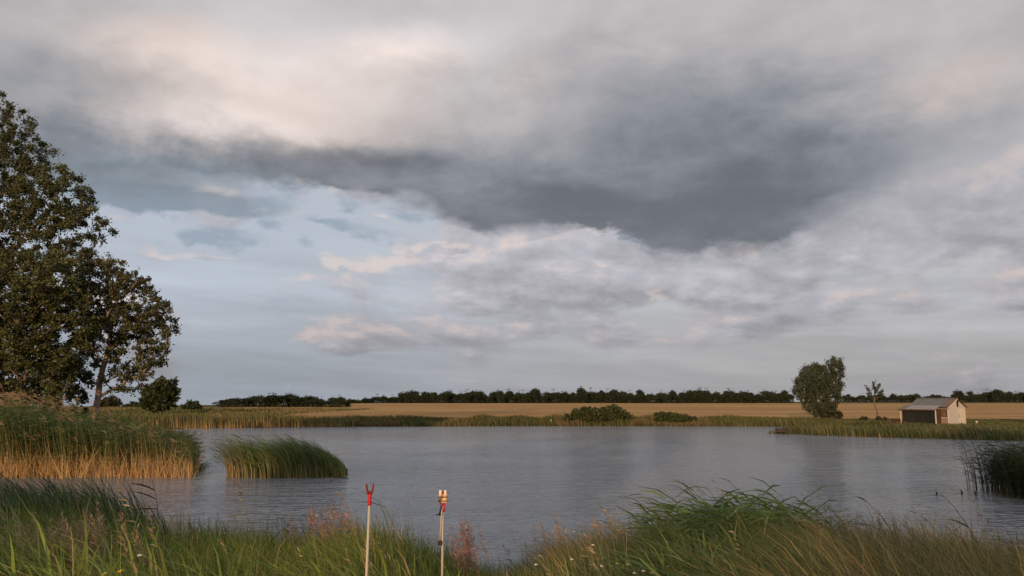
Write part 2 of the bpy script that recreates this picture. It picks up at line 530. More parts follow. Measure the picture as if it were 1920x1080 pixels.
gx = warp_axis(-2500, 2500, 0.5, 0.028); gy = warp_axis(-160, 4200, 0.5, 0.012)
X, Y = np.meshgrid(gx, gy)
Z = ground_z(X, Y)
nx, ny = len(gx), len(gy)
ii = (np.arange(ny - 1)[:, None] * nx + np.arange(nx - 1)[None]).ravel()
gm, nt, b = new_mat('ground_soil')
tcg = nt.nodes.new('ShaderNodeTexCoord'); n1 = nt.nodes.new('ShaderNodeTexNoise'); n1.inputs['Scale'].default_value = 0.09; n1.inputs['Detail'].default_value = 9; n1.inputs['Roughness'].default_value = 0.7
n2 = nt.nodes.new('ShaderNodeTexNoise'); n2.inputs['Scale'].default_value = 2.3; n2.inputs['Detail'].default_value = 8
r1 = nt.nodes.new('ShaderNodeValToRGB'); r1.color_ramp.elements[0].position = 0.32; r1.color_ramp.elements[1].position = 0.68
r1.color_ramp.elements[0].color = (0.055, 0.060, 0.022, 1); r1.color_ramp.elements[1].color = (0.15, 0.115, 0.05, 1)
e = r1.color_ramp.elements.new(0.5); e.color = (0.085, 0.085, 0.03, 1)
mxg = nt.nodes.new('ShaderNodeMix'); mxg.data_type = 'RGBA'; mxg.blend_type = 'MULTIPLY'; mxg.inputs[0].default_value = 0.7
bpg = nt.nodes.new('ShaderNodeBump'); bpg.inputs['Strength'].default_value = 0.6; bpg.inputs['Distance'].default_value = 0.15
r2 = nt.nodes.new('ShaderNodeMapRange'); r2.inputs[1].default_value = .25; r2.inputs[2].default_value = .75; r2.inputs[3].default_value = .55; r2.inputs[4].default_value = 1.3
K = nt.links.new
K(tcg.outputs['Object'], n1.inputs['Vector']); K(tcg.outputs['Object'], n2.inputs['Vector']); K(n1.outputs[0], r1.inputs[0]); K(n2.outputs[0], r2.inputs[0])
K(r1.outputs[0], mxg.inputs[6]); K(r2.outputs[0], mxg.inputs[7]); K(mxg.outputs[2], b.inputs['Base Color']); K(n2.outputs[0], bpg.inputs['Height']); K(bpg.outputs[0], b.inputs['Normal'])
b.inputs['Roughness'].default_value = 1.0; b.inputs['Specular IOR Level'].default_value = 0.05
ground = obj('ground', mesh_np('ground', np.stack([X.ravel(), Y.ravel(), Z.ravel()], 1), np.stack([ii, ii + 1, ii + nx + 1, ii + nx], 1), gm, smooth_=True))
tag(ground, kind='structure')

# ripe cereal field beyond the lake: a sheet a little above the soil
fm, nt, b = new_mat('ripe_cereal')
tcf = nt.nodes.new('ShaderNodeTexCoord')
mpf = nt.nodes.new('ShaderNodeMapping'); mpf.inputs['Scale'].default_value = (0.012, 0.035, 1); mpf.inputs['Rotation'].default_value = (0, 0, R(8))
nf = nt.nodes.new('ShaderNodeTexNoise'); nf.inputs['Scale'].default_value = 1.0; nf.inputs['Detail'].default_value = 8; nf.inputs['Roughness'].default_value = 0.6
rf = nt.nodes.new('ShaderNodeValToRGB'); rf.color_ramp.elements[0].position = 0.33; rf.color_ramp.elements[1].position = 0.7
rf.color_ramp.elements[0].color = (0.38, 0.215, 0.088, 1); rf.color_ramp.elements[1].color = (0.55, 0.35, 0.155, 1)
ng = nt.nodes.new('ShaderNodeTexNoise'); ng.inputs['Scale'].default_value = 1.4; ng.inputs['Detail'].default_value = 6
mg = nt.nodes.new('ShaderNodeMapRange'); mg.inputs[1].default_value = .3; mg.inputs[2].default_value = .7; mg.inputs[3].default_value = .8; mg.inputs[4].default_value = 1.15
mm = nt.nodes.new('ShaderNodeMix'); mm.data_type = 'RGBA'; mm.blend_type = 'MULTIPLY'; mm.inputs[0].default_value = 1
# pairs of wheel tracks left in the crop
wv = nt.nodes.new('ShaderNodeTexWave'); wv.wave_type = 'BANDS'; wv.bands_direction = 'Y'; wv.inputs['Scale'].default_value = 0.022; wv.inputs['Distortion'].default_value = 1.2; wv.inputs['Detail'].default_value = 1
mpw = nt.nodes.new('ShaderNodeMapping'); mpw.inputs['Rotation'].default_value = (0, 0, R(-24))
mw = nt.nodes.new('ShaderNodeMapRange'); mw.inputs[1].default_value = .0; mw.inputs[2].default_value = .08; mw.inputs[3].default_value = .60; mw.inputs[4].default_value = 1.0
mm2 = nt.nodes.new('ShaderNodeMix'); mm2.data_type = 'RGBA'; mm2.blend_type = 'MULTIPLY'; mm2.inputs[0].default_value = 1
bpf = nt.nodes.new('ShaderNodeBump'); bpf.inputs['Strength'].default_value = 1.0; bpf.inputs['Distance'].default_value = 0.5
K = nt.links.new
K(tcf.outputs['Object'], mpf.inputs[0]); K(mpf.outputs[0], nf.inputs['Vector']); K(nf.outputs[0], rf.inputs[0]); K(tcf.outputs['Object'], ng.inputs['Vector']); K(ng.outputs[0], mg.inputs[0])
K(rf.outputs[0], mm.inputs[6]); K(mg.outputs[0], mm.inputs[7]); K(tcf.outputs['Object'], mpw.inputs[0]); K(mpw.outputs[0], wv.inputs['Vector']); K(wv.outputs['Fac'], mw.inputs[0])
K(mm.outputs[2], mm2.inputs[6]); K(mw.outputs[0], mm2.inputs[7]); K(mm2.outputs[2], b.inputs['Base Color']); K(ng.outputs[0], bpf.inputs['Height']); K(bpf.outputs[0], b.inputs['Normal'])
b.inputs['Roughness'].default_value = 1.0; b.inputs['Specular IOR Level'].default_value = 0.05
rows = []
ys = np.concatenate([np.arange(114, 180, 3.0), np.arange(180, 500, 8.0)])
us = np.linspace(0, 1, 121)
for y_ in ys:
    xl = -44 - (y_ - 114) * 0.32; xr = 140 + (y_ - 114) * 1.2
    xs_ = xl + (xr - xl) * us
    rows.append(np.stack([xs_, np.full_like(xs_, y_), ground_z(xs_, np.full_like(xs_, y_)) + 0.10], 1))
fv = np.concatenate(rows); nu = len(us)
ii = (np.arange(len(ys) - 1)[:, None] * nu + np.arange(nu - 1)[None]).ravel()
field = obj('field', mesh_np('field', fv, np.stack([ii, ii + 1, ii + nu + 1, ii + nu], 1), fm, smooth_=True))
tag(field, kind='structure')

# the lake: one sheet with wind ripples
wm, nt, b = new_mat('lake_water')
tcw = nt.nodes.new('ShaderNodeTexCoord')
K = nt.links.new


def wave(scale, sx, sy, rot, detail, rough):
    mp = nt.nodes.new('ShaderNodeMapping'); mp.inputs['Scale'].default_value = (sx, sy, 1); mp.inputs['Rotation'].default_value = (0, 0, R(rot))
    nz = nt.nodes.new('ShaderNodeTexNoise'); nz.inputs['Scale'].default_value = scale; nz.inputs['Detail'].default_value = detail; nz.inputs['Roughness'].default_value = rough
    K(tcw.outputs['Object'], mp.inputs[0]); K(mp.outputs[0], nz.inputs['Vector'])
    return nz.outputs[0]


def mul(a, k):
    m_ = nt.nodes.new('ShaderNodeMath'); m_.operation = 'MULTIPLY'
    K(a, m_.inputs[0])
    if hasattr(k, 'is_linked'): K(k, m_.inputs[1])
    else: m_.inputs[1].default_value = k
    return m_.outputs[0]


def addn(a, c):
    m_ = nt.nodes.new('ShaderNodeMath'); m_.operation = 'ADD'; K(a, m_.inputs[0]); K(c, m_.inputs[1]); return m_.outputs[0]


w1 = wave(1.0, 1.9, 3.3, 12, 3, 0.5)        # ripples about half a metre long
w2 = wave(1.0, 0.45, 1.05, -8, 2, 0.5)       # longer swell
w3 = wave(1.0, 4.5, 7.0, 30, 2, 0.5)         # fine crinkles
gust = wave(1.0, 0.035, 0.09, 0, 4, 0.55)    # gust patches: rougher and calmer water
gr = nt.nodes.new('ShaderNodeMapRange'); gr.inputs[1].default_value = .35; gr.inputs[2].default_value = .65; gr.inputs[3].default_value = .55; gr.inputs[4].default_value = 1.25
K(gust, gr.inputs[0])
hsum = mul(addn(addn(mul(w1, 0.235), mul(w2, 0.30)), mul(w3, 0.022)), gr.outputs[0])
bpw = nt.nodes.new('ShaderNodeBump'); bpw.inputs['Strength'].default_value = 1.0; bpw.inputs['Distance'].default_value = 1.0
K(hsum, bpw.inputs['Height']); K(bpw.outputs[0], b.inputs['Normal'])
b.inputs['Base Color'].default_value = (0.205, 0.222, 0.250, 1)
b.inputs['Roughness'].default_value = 0.11; b.inputs['IOR'].default_value = 1.333; b.inputs['Specular IOR Level'].default_value = 0.5
wp = [(x_, y_) for x_, y_ in LAKE]
c0 = LAKE.mean(0)
# sheet slightly wider than the shoreline, hidden under the bank where the soil rises
wv_ = []
for i in range(len(LAKE)):
    a_ = LAKE[i - 1]; c_ = LAKE[(i + 1) % len(LAKE)]
    tgt = c_ - a_; nrm = np.array([tgt[1], -tgt[0]]); nrm /= np.linalg.norm(nrm)
    p_ = LAKE[i] + nrm * 0.25
    wv_.append((p_[0], p_[1], 0.0))
me = bpy.data.meshes.new('lake_water'); me.from_pydata(wv_, [], [list(range(len(wv_)))]); me.update(); me.materials.append(wm)
water = obj('water', me)
tag(water, kind='structure')
# ------------------------------------------------------------------ trees
def skeleton(trunk, targets, wiggle=0.25):
    """Grow branches: every crown point is joined to the nearest limb that leads up to it."""
    nodes = [np.asarray(p, float) for p in trunk]; par = [-1] + list(range(len(trunk) - 1))
    plen = [0.0]
    for i in range(1, len(nodes)): plen.append(plen[-1] + np.linalg.norm(nodes[i] - nodes[i - 1]))
    base = nodes[0]
    order = sorted(range(len(targets)), key=lambda i: np.linalg.norm(targets[i] - base) + 0.6 * np.hypot(*(targets[i] - base)[:2]))
    for i in order:
        T = targets[i]; N = np.array(nodes)
        d = np.linalg.norm(N - T, axis=1)
        cost = d + 0.25 * np.array(plen) + np.where(N[:, 2] > T[2] + 0.2, 1.5, 0) + np.where(np.arange(len(N)) < 2, 3.0, 0)
        j = int(np.argmin(cost)); a = nodes[j]
        L_ = d[j]
        k = max(1, int(L_ / 1.2))
        prev = j
        for s in range(1, k + 1):
            u = s / k
            p = a + (T - a) * u
            if s < k:
                p = p + RNG.normal(0, wiggle * 0.3, 3) + np.array([0, 0, 0.12 * L_ * math.sin(math.pi * u)])
            nodes.append(p); par.append(prev); plen.append(plen[prev] + L_ / k); prev = len(nodes) - 1
    cnt = [0] * len(nodes)
    kids = [0] * len(nodes)
    for i in range(1, len(nodes)): kids[par[i]] += 1
    for i in range(len(nodes) - 1, 0, -1):
        if kids[i] == 0: cnt[i] = max(cnt[i], 1)
        cnt[par[i]] += cnt[i]
    return np.array(nodes), np.array(par), np.array(cnt, float)


def skel_mesh(name, nodes, par, rad, mat, n=5, sel=None):
    idx = [i for i in range(1, len(nodes)) if par[i] >= 0 and (sel is None or sel[i])]
    a = nodes[par[idx]]; b_ = nodes[idx]; ra = np.minimum(rad[par[idx]], rad[idx] * 1.5); rb = rad[idx]
    d = b_ - a; d /= np.linalg.norm(d, axis=1)[:, None] + 1e-9
    ref = np.where(np.abs(d[:, 2:3]) < 0.9, np.array([[0, 0, 1.0]]), np.array([[1.0, 0, 0]]))
    u = np.cross(d, ref); u /= np.linalg.norm(u, axis=1)[:, None]; v = np.cross(d, u)
    th = np.linspace(0, 2 * np.pi, n, endpoint=False)
    ring = np.cos(th)[None, :, None] * u[:, None] + np.sin(th)[None, :, None] * v[:, None]
    V = np.concatenate([a[:, None] - d[:, None] * ra[:, None, None] * 0.3 + ring * ra[:, None, None], b_[:, None] + ring * rb[:, None, None]], 1).reshape(-1, 3)
    q = np.array([[i, (i + 1) % n, n + (i + 1) % n, n + i] for i in range(n)])
    Fq = (np.arange(len(idx))[:, None, None] * 2 * n + q[None]).reshape(-1, 4)
    return mesh_np(name, V, Fq, mat, smooth_=True)


def leaf_mesh(name, pts, size, col, mat, axis=None, aspect=0.75, up=0.35):
    """One small folded rhombus per leaf."""
    n = len(pts)
    d = RNG.normal(0, 1, (n, 3)) if axis is None else axis + RNG.normal(0, 0.35, (n, 3))
    d /= np.linalg.norm(d, axis=1)[:, None]
    nr = RNG.normal(0, 1, (n, 3)) + np.array([0, 0, up * 3]); s = np.cross(d, nr); s /= np.linalg.norm(s, axis=1)[:, None] + 1e-9
    L_ = (size * RNG.uniform(0.65, 1.3, n))[:, None]
    m_ = pts + d * L_ * 0.45
    V = np.stack([pts, m_ - s * L_ * aspect * 0.5, pts + d * L_, m_ + s * L_ * aspect * 0.5], 1).reshape(-1, 3)
    Fq = np.arange(n)[:, None] * 4 + np.array([0, 1, 2, 3])[None]
    return mesh_np(name, V, Fq, mat, {'col': np.repeat(np.clip(col, 0.003, 0.9), 4, 0)})


def fill(ells, n, shell=0.55):
    """n points in a union of ellipsoids (centre, radii, weight), more of them near the surface; kept apart."""
    out = []
    w = np.array([e_[2] for e_ in ells], float); w /= w.sum()
    tries = 0
    vol = sum(e_[1][0] * e_[1][1] * e_[1][2] for e_ in ells) * 4.19
    gap = 0.62 * (vol / n) ** (1 / 3)
    while len(out) < n and tries < n * 14:
        tries += 1
        e_ = ells[RNG.choice(len(ells), p=w)]
        d = RNG.normal(0, 1, 3); d /= np.linalg.norm(d)
        r = RNG.uniform(0, 1) ** (1 / 3) if RNG.random() > shell else RNG.uniform(0.72, 1.0)
        p = np.asarray(e_[0]) + d * np.asarray(e_[1]) * r
        if out and np.min(np.sum((np.array(out) - p) ** 2, 1)) < gap * gap * RNG.uniform(0.3, 1): continue
        out.append(p)
    return np.array(out)


def tree(name, label, cat, base, trunk, ells, nclus, nleaf, csize, lsize, leafcol, bark=None, r_tip=0.016, group=None, droop=0.0, split=None, aspect=0.75, wind=0.0, squash=0.75, sd=0.22):
    base = np.asarray(base, float)
    root = empty(name, base); tag(root, label, cat, group)
    tr = np.array(trunk) - base
    cl = fill([(np.asarray(e_[0]) - base, e_[1], e_[2]) for e_ in ells], nclus)
    nodes, par, cnt = skeleton(tr, list(cl))
    rad = r_tip * np.maximum(cnt, 1) ** 0.46
    rad[0] *= 1.35
    obj('trunk', skel_mesh('trunk', nodes, par, rad, bark or M_BARK, 7), root)
    k = RNG.poisson(nleaf, len(cl)) + 4
    # a cluster is a spray of twigs: leaves sit along short strokes, so the crown stays open
    P_, tone = [], []
    for c, kk in zip(cl, k):
        s = csize * RNG.uniform(0.65, 1.25)
        nt_ = max(3, kk // 9)
        tw = RNG.normal(0, 1, (nt_, 3)); tw /= np.linalg.norm(tw, axis=1)[:, None]; tw *= s * RNG.uniform(0.5, 1.15, (nt_, 1)); tw[:, 2] *= squash
        tw[:, 0] -= wind * s
        which = RNG.integers(0, nt_, kk); u = RNG.uniform(0.15, 1, kk)
        p = c + tw[which] * u[:, None] + RNG.normal(0, s * 0.13, (kk, 3))
        if droop: p[:, 2] -= droop * RNG.uniform(0, 1, kk) ** 1.5
        P_.append(p); tone.append(np.full(kk, RNG.normal(0, 0.16)))
    P_ = np.vstack(P_); tone = np.concatenate(tone)
    col = tones(len(P_), leafcol, sd, 0.07) * np.exp(tone)[:, None]
    ax = np.array([0, 0, -1.0]) if droop else (np.array([-0.8, 0, -0.25]) if wind else None)
    obj('crown', leaf_mesh('crown', P_, lsize, col, M_LEAF, ax if ax is None else ax[None] * 0.6, aspect), root)
    return root


def E(px, py, Y, rx, ry, rd=None, w=None):
    """Ellipsoid seen at a pixel: radii in photo pixels turned to metres at that distance."""
    k = Y / F
    rd = rx if rd is None else rd
    return (at(px, py, Y), (rx * k, rd * k, ry * k), w or rx * rd * ry / 1e6)


def gp(px, Y):
    """Ground point below a pixel column at distance Y."""
    x_ = (px - 960) / F * Y * 0.987
    return np.array([x_, Y, float(ground_z(np.array([x_]), np.array([Y]))[0])])


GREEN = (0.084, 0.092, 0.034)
# tall poplar whose trunk stands just outside the picture
Yt = 60
b0 = gp(-30, Yt) - np.array([0, 0, .1])
tree('poplar_tree', 'tallest tree, dark leafy poplar at the edge of the left shore, leaning with the wind', 'tree', b0,
     [b0, at(-34, 640, Yt), at(-30, 520, Yt), at(-25, 420, Yt), at(-15, 330, Yt), at(-10, 250, Yt)],
     [E(-40, 330, Yt, 120, 120, 110), E(-4, 236, Yt, 64, 62, 70), E(40, 300, Yt, 70, 62, 70), E(95, 375, Yt, 82, 70, 75, 1.1), E(150, 425, Yt, 66, 42, 55), E(60, 450, Yt, 120, 80, 90), E(170, 500, Yt, 50, 50, 50), E(-90, 480, Yt, 120, 150, 110)],
     820, 118, 0.66, 0.17, GREEN, wind=0.35)
# the lower, nearer crown that hides its foot
Yl = 54
b1 = gp(40, Yl) - np.array([0, 0, .1])
tree('poplar_tree', 'broad bushy poplar with dense low crown behind the tall reeds', 'tree', b1,
     [b1, at(48, 700, Yl), at(60, 640, Yl), at(70, 590, Yl), at(85, 540, Yl)],
     [E(60, 540, Yl, 105, 75, 80), E(10, 600, Yl, 110, 100, 80), E(110, 610, Yl, 75, 90, 60), E(40, 690, Yl, 110, 75, 70), E(120, 700, Yl, 42, 55, 40), E(-60, 640, Yl, 90, 120, 80)],
     650, 120, 0.62, 0.175, (0.088, 0.094, 0.032), wind=0.3)
# the leaning tree with a bare forked trunk
Yr = 57
b2 = gp(172, Yr) - np.array([0, 0, .1])
tree('poplar_tree', 'smaller poplar with bare forked leaning trunk, rightmost of the left shore trees', 'tree', b2,
     [b2, at(178, 775, Yr), at(184, 745, Yr), at(187, 715, Yr), at(193, 690, Yr), at(204, 655, Yr), at(208, 615, Yr), at(205, 570, Yr)],
     [E(200, 545, Yr, 62, 70, 50), E(245, 575, Yr, 58, 68, 50), E(290, 610, Yr, 42, 62, 40), E(190, 640, Yr, 50, 50, 45), E(255, 670, Yr, 48, 46, 40), E(225, 715, Yr, 45, 24, 30), E(290, 665, Yr, 26, 40, 24), E(165, 600, Yr, 30, 80, 40)],
     400, 84, 0.52, 0.16, (0.080, 0.082, 0.034), bark=M_BARK_PALE, r_tip=0.021, wind=0.3)
# bush added for the shade between the trunks; its leaf colour carries it
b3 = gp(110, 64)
tree('shrub', 'bush coloured as the dark shade in the gap between the poplar trunks', 'shrub', b3, [b3, b3 + [0, 0, .6], b3 + [0, 0, 1.4]],
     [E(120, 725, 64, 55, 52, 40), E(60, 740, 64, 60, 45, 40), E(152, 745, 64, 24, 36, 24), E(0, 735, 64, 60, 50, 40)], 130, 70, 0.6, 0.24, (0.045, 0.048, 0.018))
# round bushes farther along the left bank
Yb = 128
b4 = gp(300, Yb)
tree('round_tree', 'small round dense green tree alone on the left bank', 'tree', b4, [b4, b4 + [0, 0, .8], b4 + [0, 0, 2.2], b4 + [0, 0, 3.5]],
     [E(300, 742, Yb, 34, 28, 30), E(308, 722, Yb, 24, 14, 20), E(285, 750, Yb, 20, 22, 20), E(322, 740, Yb, 15, 20, 14)], 190, 60, 0.62, 0.34, (0.050, 0.066, 0.020))
b5 = gp(362, 150)
tree('shrub', 'little green bush right of the round tree on the left bank', 'shrub', b5, [b5, b5 + [0, 0, .5], b5 + [0, 0, 1.0]],
     [E(362, 762, 150, 17, 10, 14), E(352, 766, 150, 14, 7, 10)], 50, 40, 0.5, 0.34, (0.052, 0.066, 0.022))
b6 = gp(206, 190)
tree('round_tree', 'dusky domed tree seen low behind the forked poplar trunk', 'tree', b6, [b6, b6 + [0, 0, .5], b6 + [0, 0, 1.6]],
     [E(206, 757, 190, 20, 15, 15)], 60, 50, 0.7, 0.45, (0.060, 0.056, 0.030))
b7 = gp(250, 185)
tree('shrub', 'low hedge bush between forked poplar and round green tree', 'shrub', b7, [b7, b7 + [0, 0, .4], b7 + [0, 0, .9]],
     [E(252, 764, 185, 18, 9, 10), E(232, 768, 185, 12, 6, 8)], 40, 40, 0.6, 0.45, (0.050, 0.066, 0.026))
# willow on the right
Yw = 113
b8 = gp(1545, Yw) - np.array([0, 0, .1])
tree('willow_tree', 'tall grey green willow leaning left, standing alone near the shed', 'tree', b8,
     [b8, at(1541, 765, Yw), at(1538, 745, Yw), at(1540, 725, Yw), at(1545, 705, Yw), at(1555, 690, Yw)],
     [E(1530, 705, Yw, 32, 26, 24), E(1562, 684, Yw, 20, 19, 16), E(1572, 700, Yw, 12, 24, 12), E(1510, 722, Yw, 24, 24, 20), E(1498, 730, Yw, 13, 16, 12), E(1545, 735, Yw, 30, 28, 24), E(1530, 755, Yw, 22, 20, 20), E(1552, 765, Yw, 18, 16, 18), E(1576, 722, Yw, 9, 6, 8)],
     380, 70, 0.50, 0.28, (0.056, 0.072, 0.038), droop=0.62, aspect=0.36, squash=0.8)
b9 = gp(1568, 111)
tree('shrub', 'low dark bush at the foot of the willow', 'shrub', b9, [b9, b9 + [0, 0, .3], b9 + [0, 0, .6]], [E(1568, 778, 111, 12, 7, 10), E(1548, 780, 111, 8, 6, 8)], 34, 40, 0.4, 0.26, (0.040, 0.046, 0.020))
# thin sapling with a bare crooked stem and stiff tufts
Ys = 104
b10 = gp(1644, Ys)
sap = empty('sapling', b10); tag(sap, 'thin young tree with crooked bare stem and few upright tufts', 'tree')
stem = [b10, at(1645, 772, Ys), at(1641, 762, Ys), at(1639, 752, Ys), at(1640, 742, Ys), at(1640, 732, Ys)]
MB().tube([p - b10 for p in stem], [.10, .09, .08, .075, .06, .04], 7).build('trunk', M_BARK, sap, True)
sp, sa = [], []
for (x0, y0, x1, y1) in [(1640, 748, 1624, 726), (1640, 740, 1635, 717), (1640, 742, 1645, 722), (1640, 750, 1652, 733), (1641, 752, 1656, 738), (1640, 752, 1628, 738), (1640, 744, 1636, 728), (1640, 748, 1648, 735)]:
    a_, c_ = at(x0, y0, Ys) - b10, at(x1, y1, Ys) - b10
    c_[1] += RNG.normal(0, .5)
    MB().tube([a_, (a_ + c_) / 2 + [0, 0, .05], c_], [.035, .025, .01], 5).build('branch', M_BARK, sap, True)
    u = RNG.uniform(0.35, 1.02, 95)
    sp.append(a_ + (c_ - a_) * u[:, None] + RNG.normal(0, .10, (95, 3))); sa.append(np.repeat((c_ - a_)[None] / np.linalg.norm(c_ - a_), 95, 0))
sp = np.vstack(sp); sa = np.vstack(sa)
obj('crown', leaf_mesh('crown', sp, 0.26, tones(len(sp), (0.055, 0.068, 0.038), .2), M_LEAF, sa, 0.4), sap)
for k_, (px, Y_, rx, ry, lab) in enumerate([(1620, 103, 8, 4, 'low dark clump of weeds left of the thin sapling'), (1652, 102, 10, 5, 'dark weeds round the foot of the thin sapling')]):
    bb = gp(px, Y_)
    tree('weed_clump', lab, 'plant', bb, [bb, bb + [0, 0, .1], bb + [0, 0, .2]], [E(px, 786, Y_, rx, ry, rx)], 18, 40, 0.22, 0.16, (0.05, 0.048, 0.022))
# brushwood mound on the far bank
Ym = 106
for (pxs, lab, ell) in [
    ((1100), 'left half of the bushy mound on the far bank, ragged and dark', [E(1095, 778, Ym, 26, 13, 16), E(1078, 783, Ym, 22, 8, 14), E(1108, 770, Ym, 16, 8, 10)]),
    ((1150), 'right half of the bushy mound on the far bank, rounded top', [E(1148, 774, Ym, 24, 14, 16), E(1168, 782, Ym, 18, 9, 12), E(1128, 780, Ym, 18, 10, 12)]),
    ((1255), 'low flat bush far across the lake, right of the mound', [E(1252, 783, Ym, 26, 9, 14), E(1280, 786, Ym, 26, 7, 12), E(1240, 779, Ym, 12, 5, 8)])]:
    bb = gp(pxs, Ym)
    tree('shrub', lab, 'shrub', bb, [bb, bb + [0, 0, .3], bb + [0, 0, .8]], ell, 150, 46, 0.34, 0.22, (0.060, 0.076, 0.026), sd=.25)

# the wooded skyline: each tree its own object, eight kinds of crown
protos = []
for k_ in range(9):
    h_ = RNG.uniform(7.0, 8.8); w_ = RNG.uniform(4.2, 6.0)
    pts_ = []
    for q_ in range(int(RNG.integers(6, 10))):
        r_ = np.array([w_ * RNG.uniform(.24, .42), w_ * .4, h_ * RNG.uniform(.12, .22)])
        c_ = np.array([RNG.uniform(-.36, .36) * w_, RNG.normal(0, w_ * .2), h_ * RNG.uniform(.45, .84) - r_[2] * .3])
        d_ = RNG.normal(0, 1, (230, 3)); d_ /= np.linalg.norm(d_, axis=1)[:, None]
        pts_.append(c_ + d_ * r_ * RNG.uniform(.55, 1.06, (len(d_), 1)))
    m_ = 760                                   # low skirt: the wood closes down to the ground
    pts_.append(np.stack([RNG.uniform(-.5, .5, m_) * w_, RNG.normal(0, w_ * .3, m_), RNG.uniform(.0, h_ * .62, m_)], 1))
    pts_.append(np.stack([RNG.normal(0, .5, 24), RNG.normal(0, .4, 24), RNG.uniform(h_ * .8, h_ * RNG.uniform(.98, 1.15), 24)], 1))
    pts_ = np.vstack(pts_)
    cm_ = leaf_mesh('crown', pts_, .58, tones(len(pts_), (0.036, 0.046, 0.026), .22), M_FAR, None, .85)  # crown colour carries a slight blue-green haze tint
    tm_ = MB().tube([(0, 0, -.2), (0.1, 0, h_ * .35), (0, 0.1, h_ * .7)], [.28, .2, .08], 6)
    protos.append((cm_, tm_))
tmesh = []
for cm_, tm_ in protos:
    o_ = tm_.build('trunk', M_BARK); tmesh.append(o_.data); bpy.data.objects.remove(o_)


def far_tree(px, Y_, k_, s_, label, group, name='distant_tree', wide=1.0):
    p_ = gp(px, Y_)
    r_ = empty(name, p_, RNG.uniform(0, 6.28)); r_.scale = (s_ * wide * RNG.uniform(.9, 1.25), s_ * wide * RNG.uniform(.9, 1.2), s_)
    tag(r_, label, 'tree', group)
    obj('trunk', tmesh[k_], r_); obj('crown', protos[k_][0], r_)
    return r_


# a row along the far edge of the field
px_ = 655.0
while px_ < 1490:
    s_ = RNG.uniform(.66, .98) * (1.22 if RNG.random() < .16 else 1.0) * (0.66 if px_ < 745 else .98) * (1.08 if 1080 < px_ < 1480 else 1)
    far_tree(px_, 496 + RNG.uniform(0, 26), int(RNG.integers(0, 9)), s_, 'dark distant tree in the long wooded row behind the grain field', 'trees of the long row behind the field', wide=1.7 if px_ < 745 else 1.05)
    px_ += RNG.uniform(4.5, 9.5) if px_ > 745 else RNG.uniform(7, 15)
px_ = 1585.0
while px_ < 1990:
    far_tree(px_, 640 + RNG.uniform(0, 40), int(RNG.integers(0, 9)), RNG.uniform(.6, 1.0) * (1.25 if px_ > 1795 else .85), 'hazier distant tree in the row beyond the willow and shed', 'trees of the row beyond the shed')
    px_ += RNG.uniform(5.0, 8.0)
for px_, s_, lab in [(423, .42, 'leftmost low distant tree of the loose group on the rise'), (444, .44, 'low wide distant tree second from left on the rise'), (464, .40, 'low distant tree left of the two tallest on the rise'),
                     (488, .62, 'first of the two tallest distant trees on the rise'), (511, .66, 'second and roundest of the two tallest trees on the rise'), (540, .58, 'pointed distant tree right of the two tallest'),
                     (556, .52, 'distant tree between pointed tree and the flat topped ones'), (576, .46, 'flat topped distant tree near the right end of the group'), (596, .48, 'last distant tree of the group before the gap'),
                     (622, .56, 'left one of the pair of distant trees in the gap'), (636, .62, 'right, taller one of the pair of distant trees in the gap'), (651, .30, 'tiny distant bush right of the pair in the gap')]:
    far_tree(px_, 268 + RNG.uniform(0, 10), int(RNG.integers(0, 9)), s_ * RNG.uniform(.78, 1.02), lab, None, wide=2.3 if px_ < 610 else 1.3)

# unseen belt of trees added behind the viewer; it keeps the near bank and the right of the lake in shade
for i_, (x_, y_, h_, lab) in enumerate([(-24, -21, 14, 'broad oak at the left end of the added shade belt behind the near bank'), (-17, -24, 15.5, 'second oak of the added shade belt behind the near bank'), (-3, -24, 16, 'third oak of the added shade belt behind the near bank'), (4.5, -22, 15, 'fourth oak of the added shade belt behind the near bank'), (11.5, -25, 15.5, 'fifth oak of the added shade belt behind the near bank'),
                                        (19, -22, 15, 'sixth oak of the added shade belt behind the near bank'), (27, -25, 21, 'tall poplar at the right of the added shade belt behind the near bank'), (35, -24, 24, 'tallest poplar of the added shade belt behind the near bank'), (44, -25, 23, 'last poplar of the added shade belt behind the near bank')]):
    bb = np.array([x_, y_, 1.85])
    tree('shade_belt_tree', lab, 'tree', bb, [bb, bb + [0, 0, h_ * .2], bb + [.2, 0, h_ * .42], bb + [0, .2, h_ * .62]],
         [(bb + [0, 0, h_ * .60], (4.4, 3.6, h_ * .36), 2), (bb + [-1.5, 0, h_ * .34], (3.6, 3.0, h_ * .26), 1), (bb + [1.6, 0, h_ * .30], (3.2, 3.0, h_ * .24), 1)], (70 if i_ in (2, 3) else 150), (30 if i_ in (2, 3) else 60), 1.0, .50, (0.055, 0.066, 0.022), group='trees of the added shade belt behind the near bank')
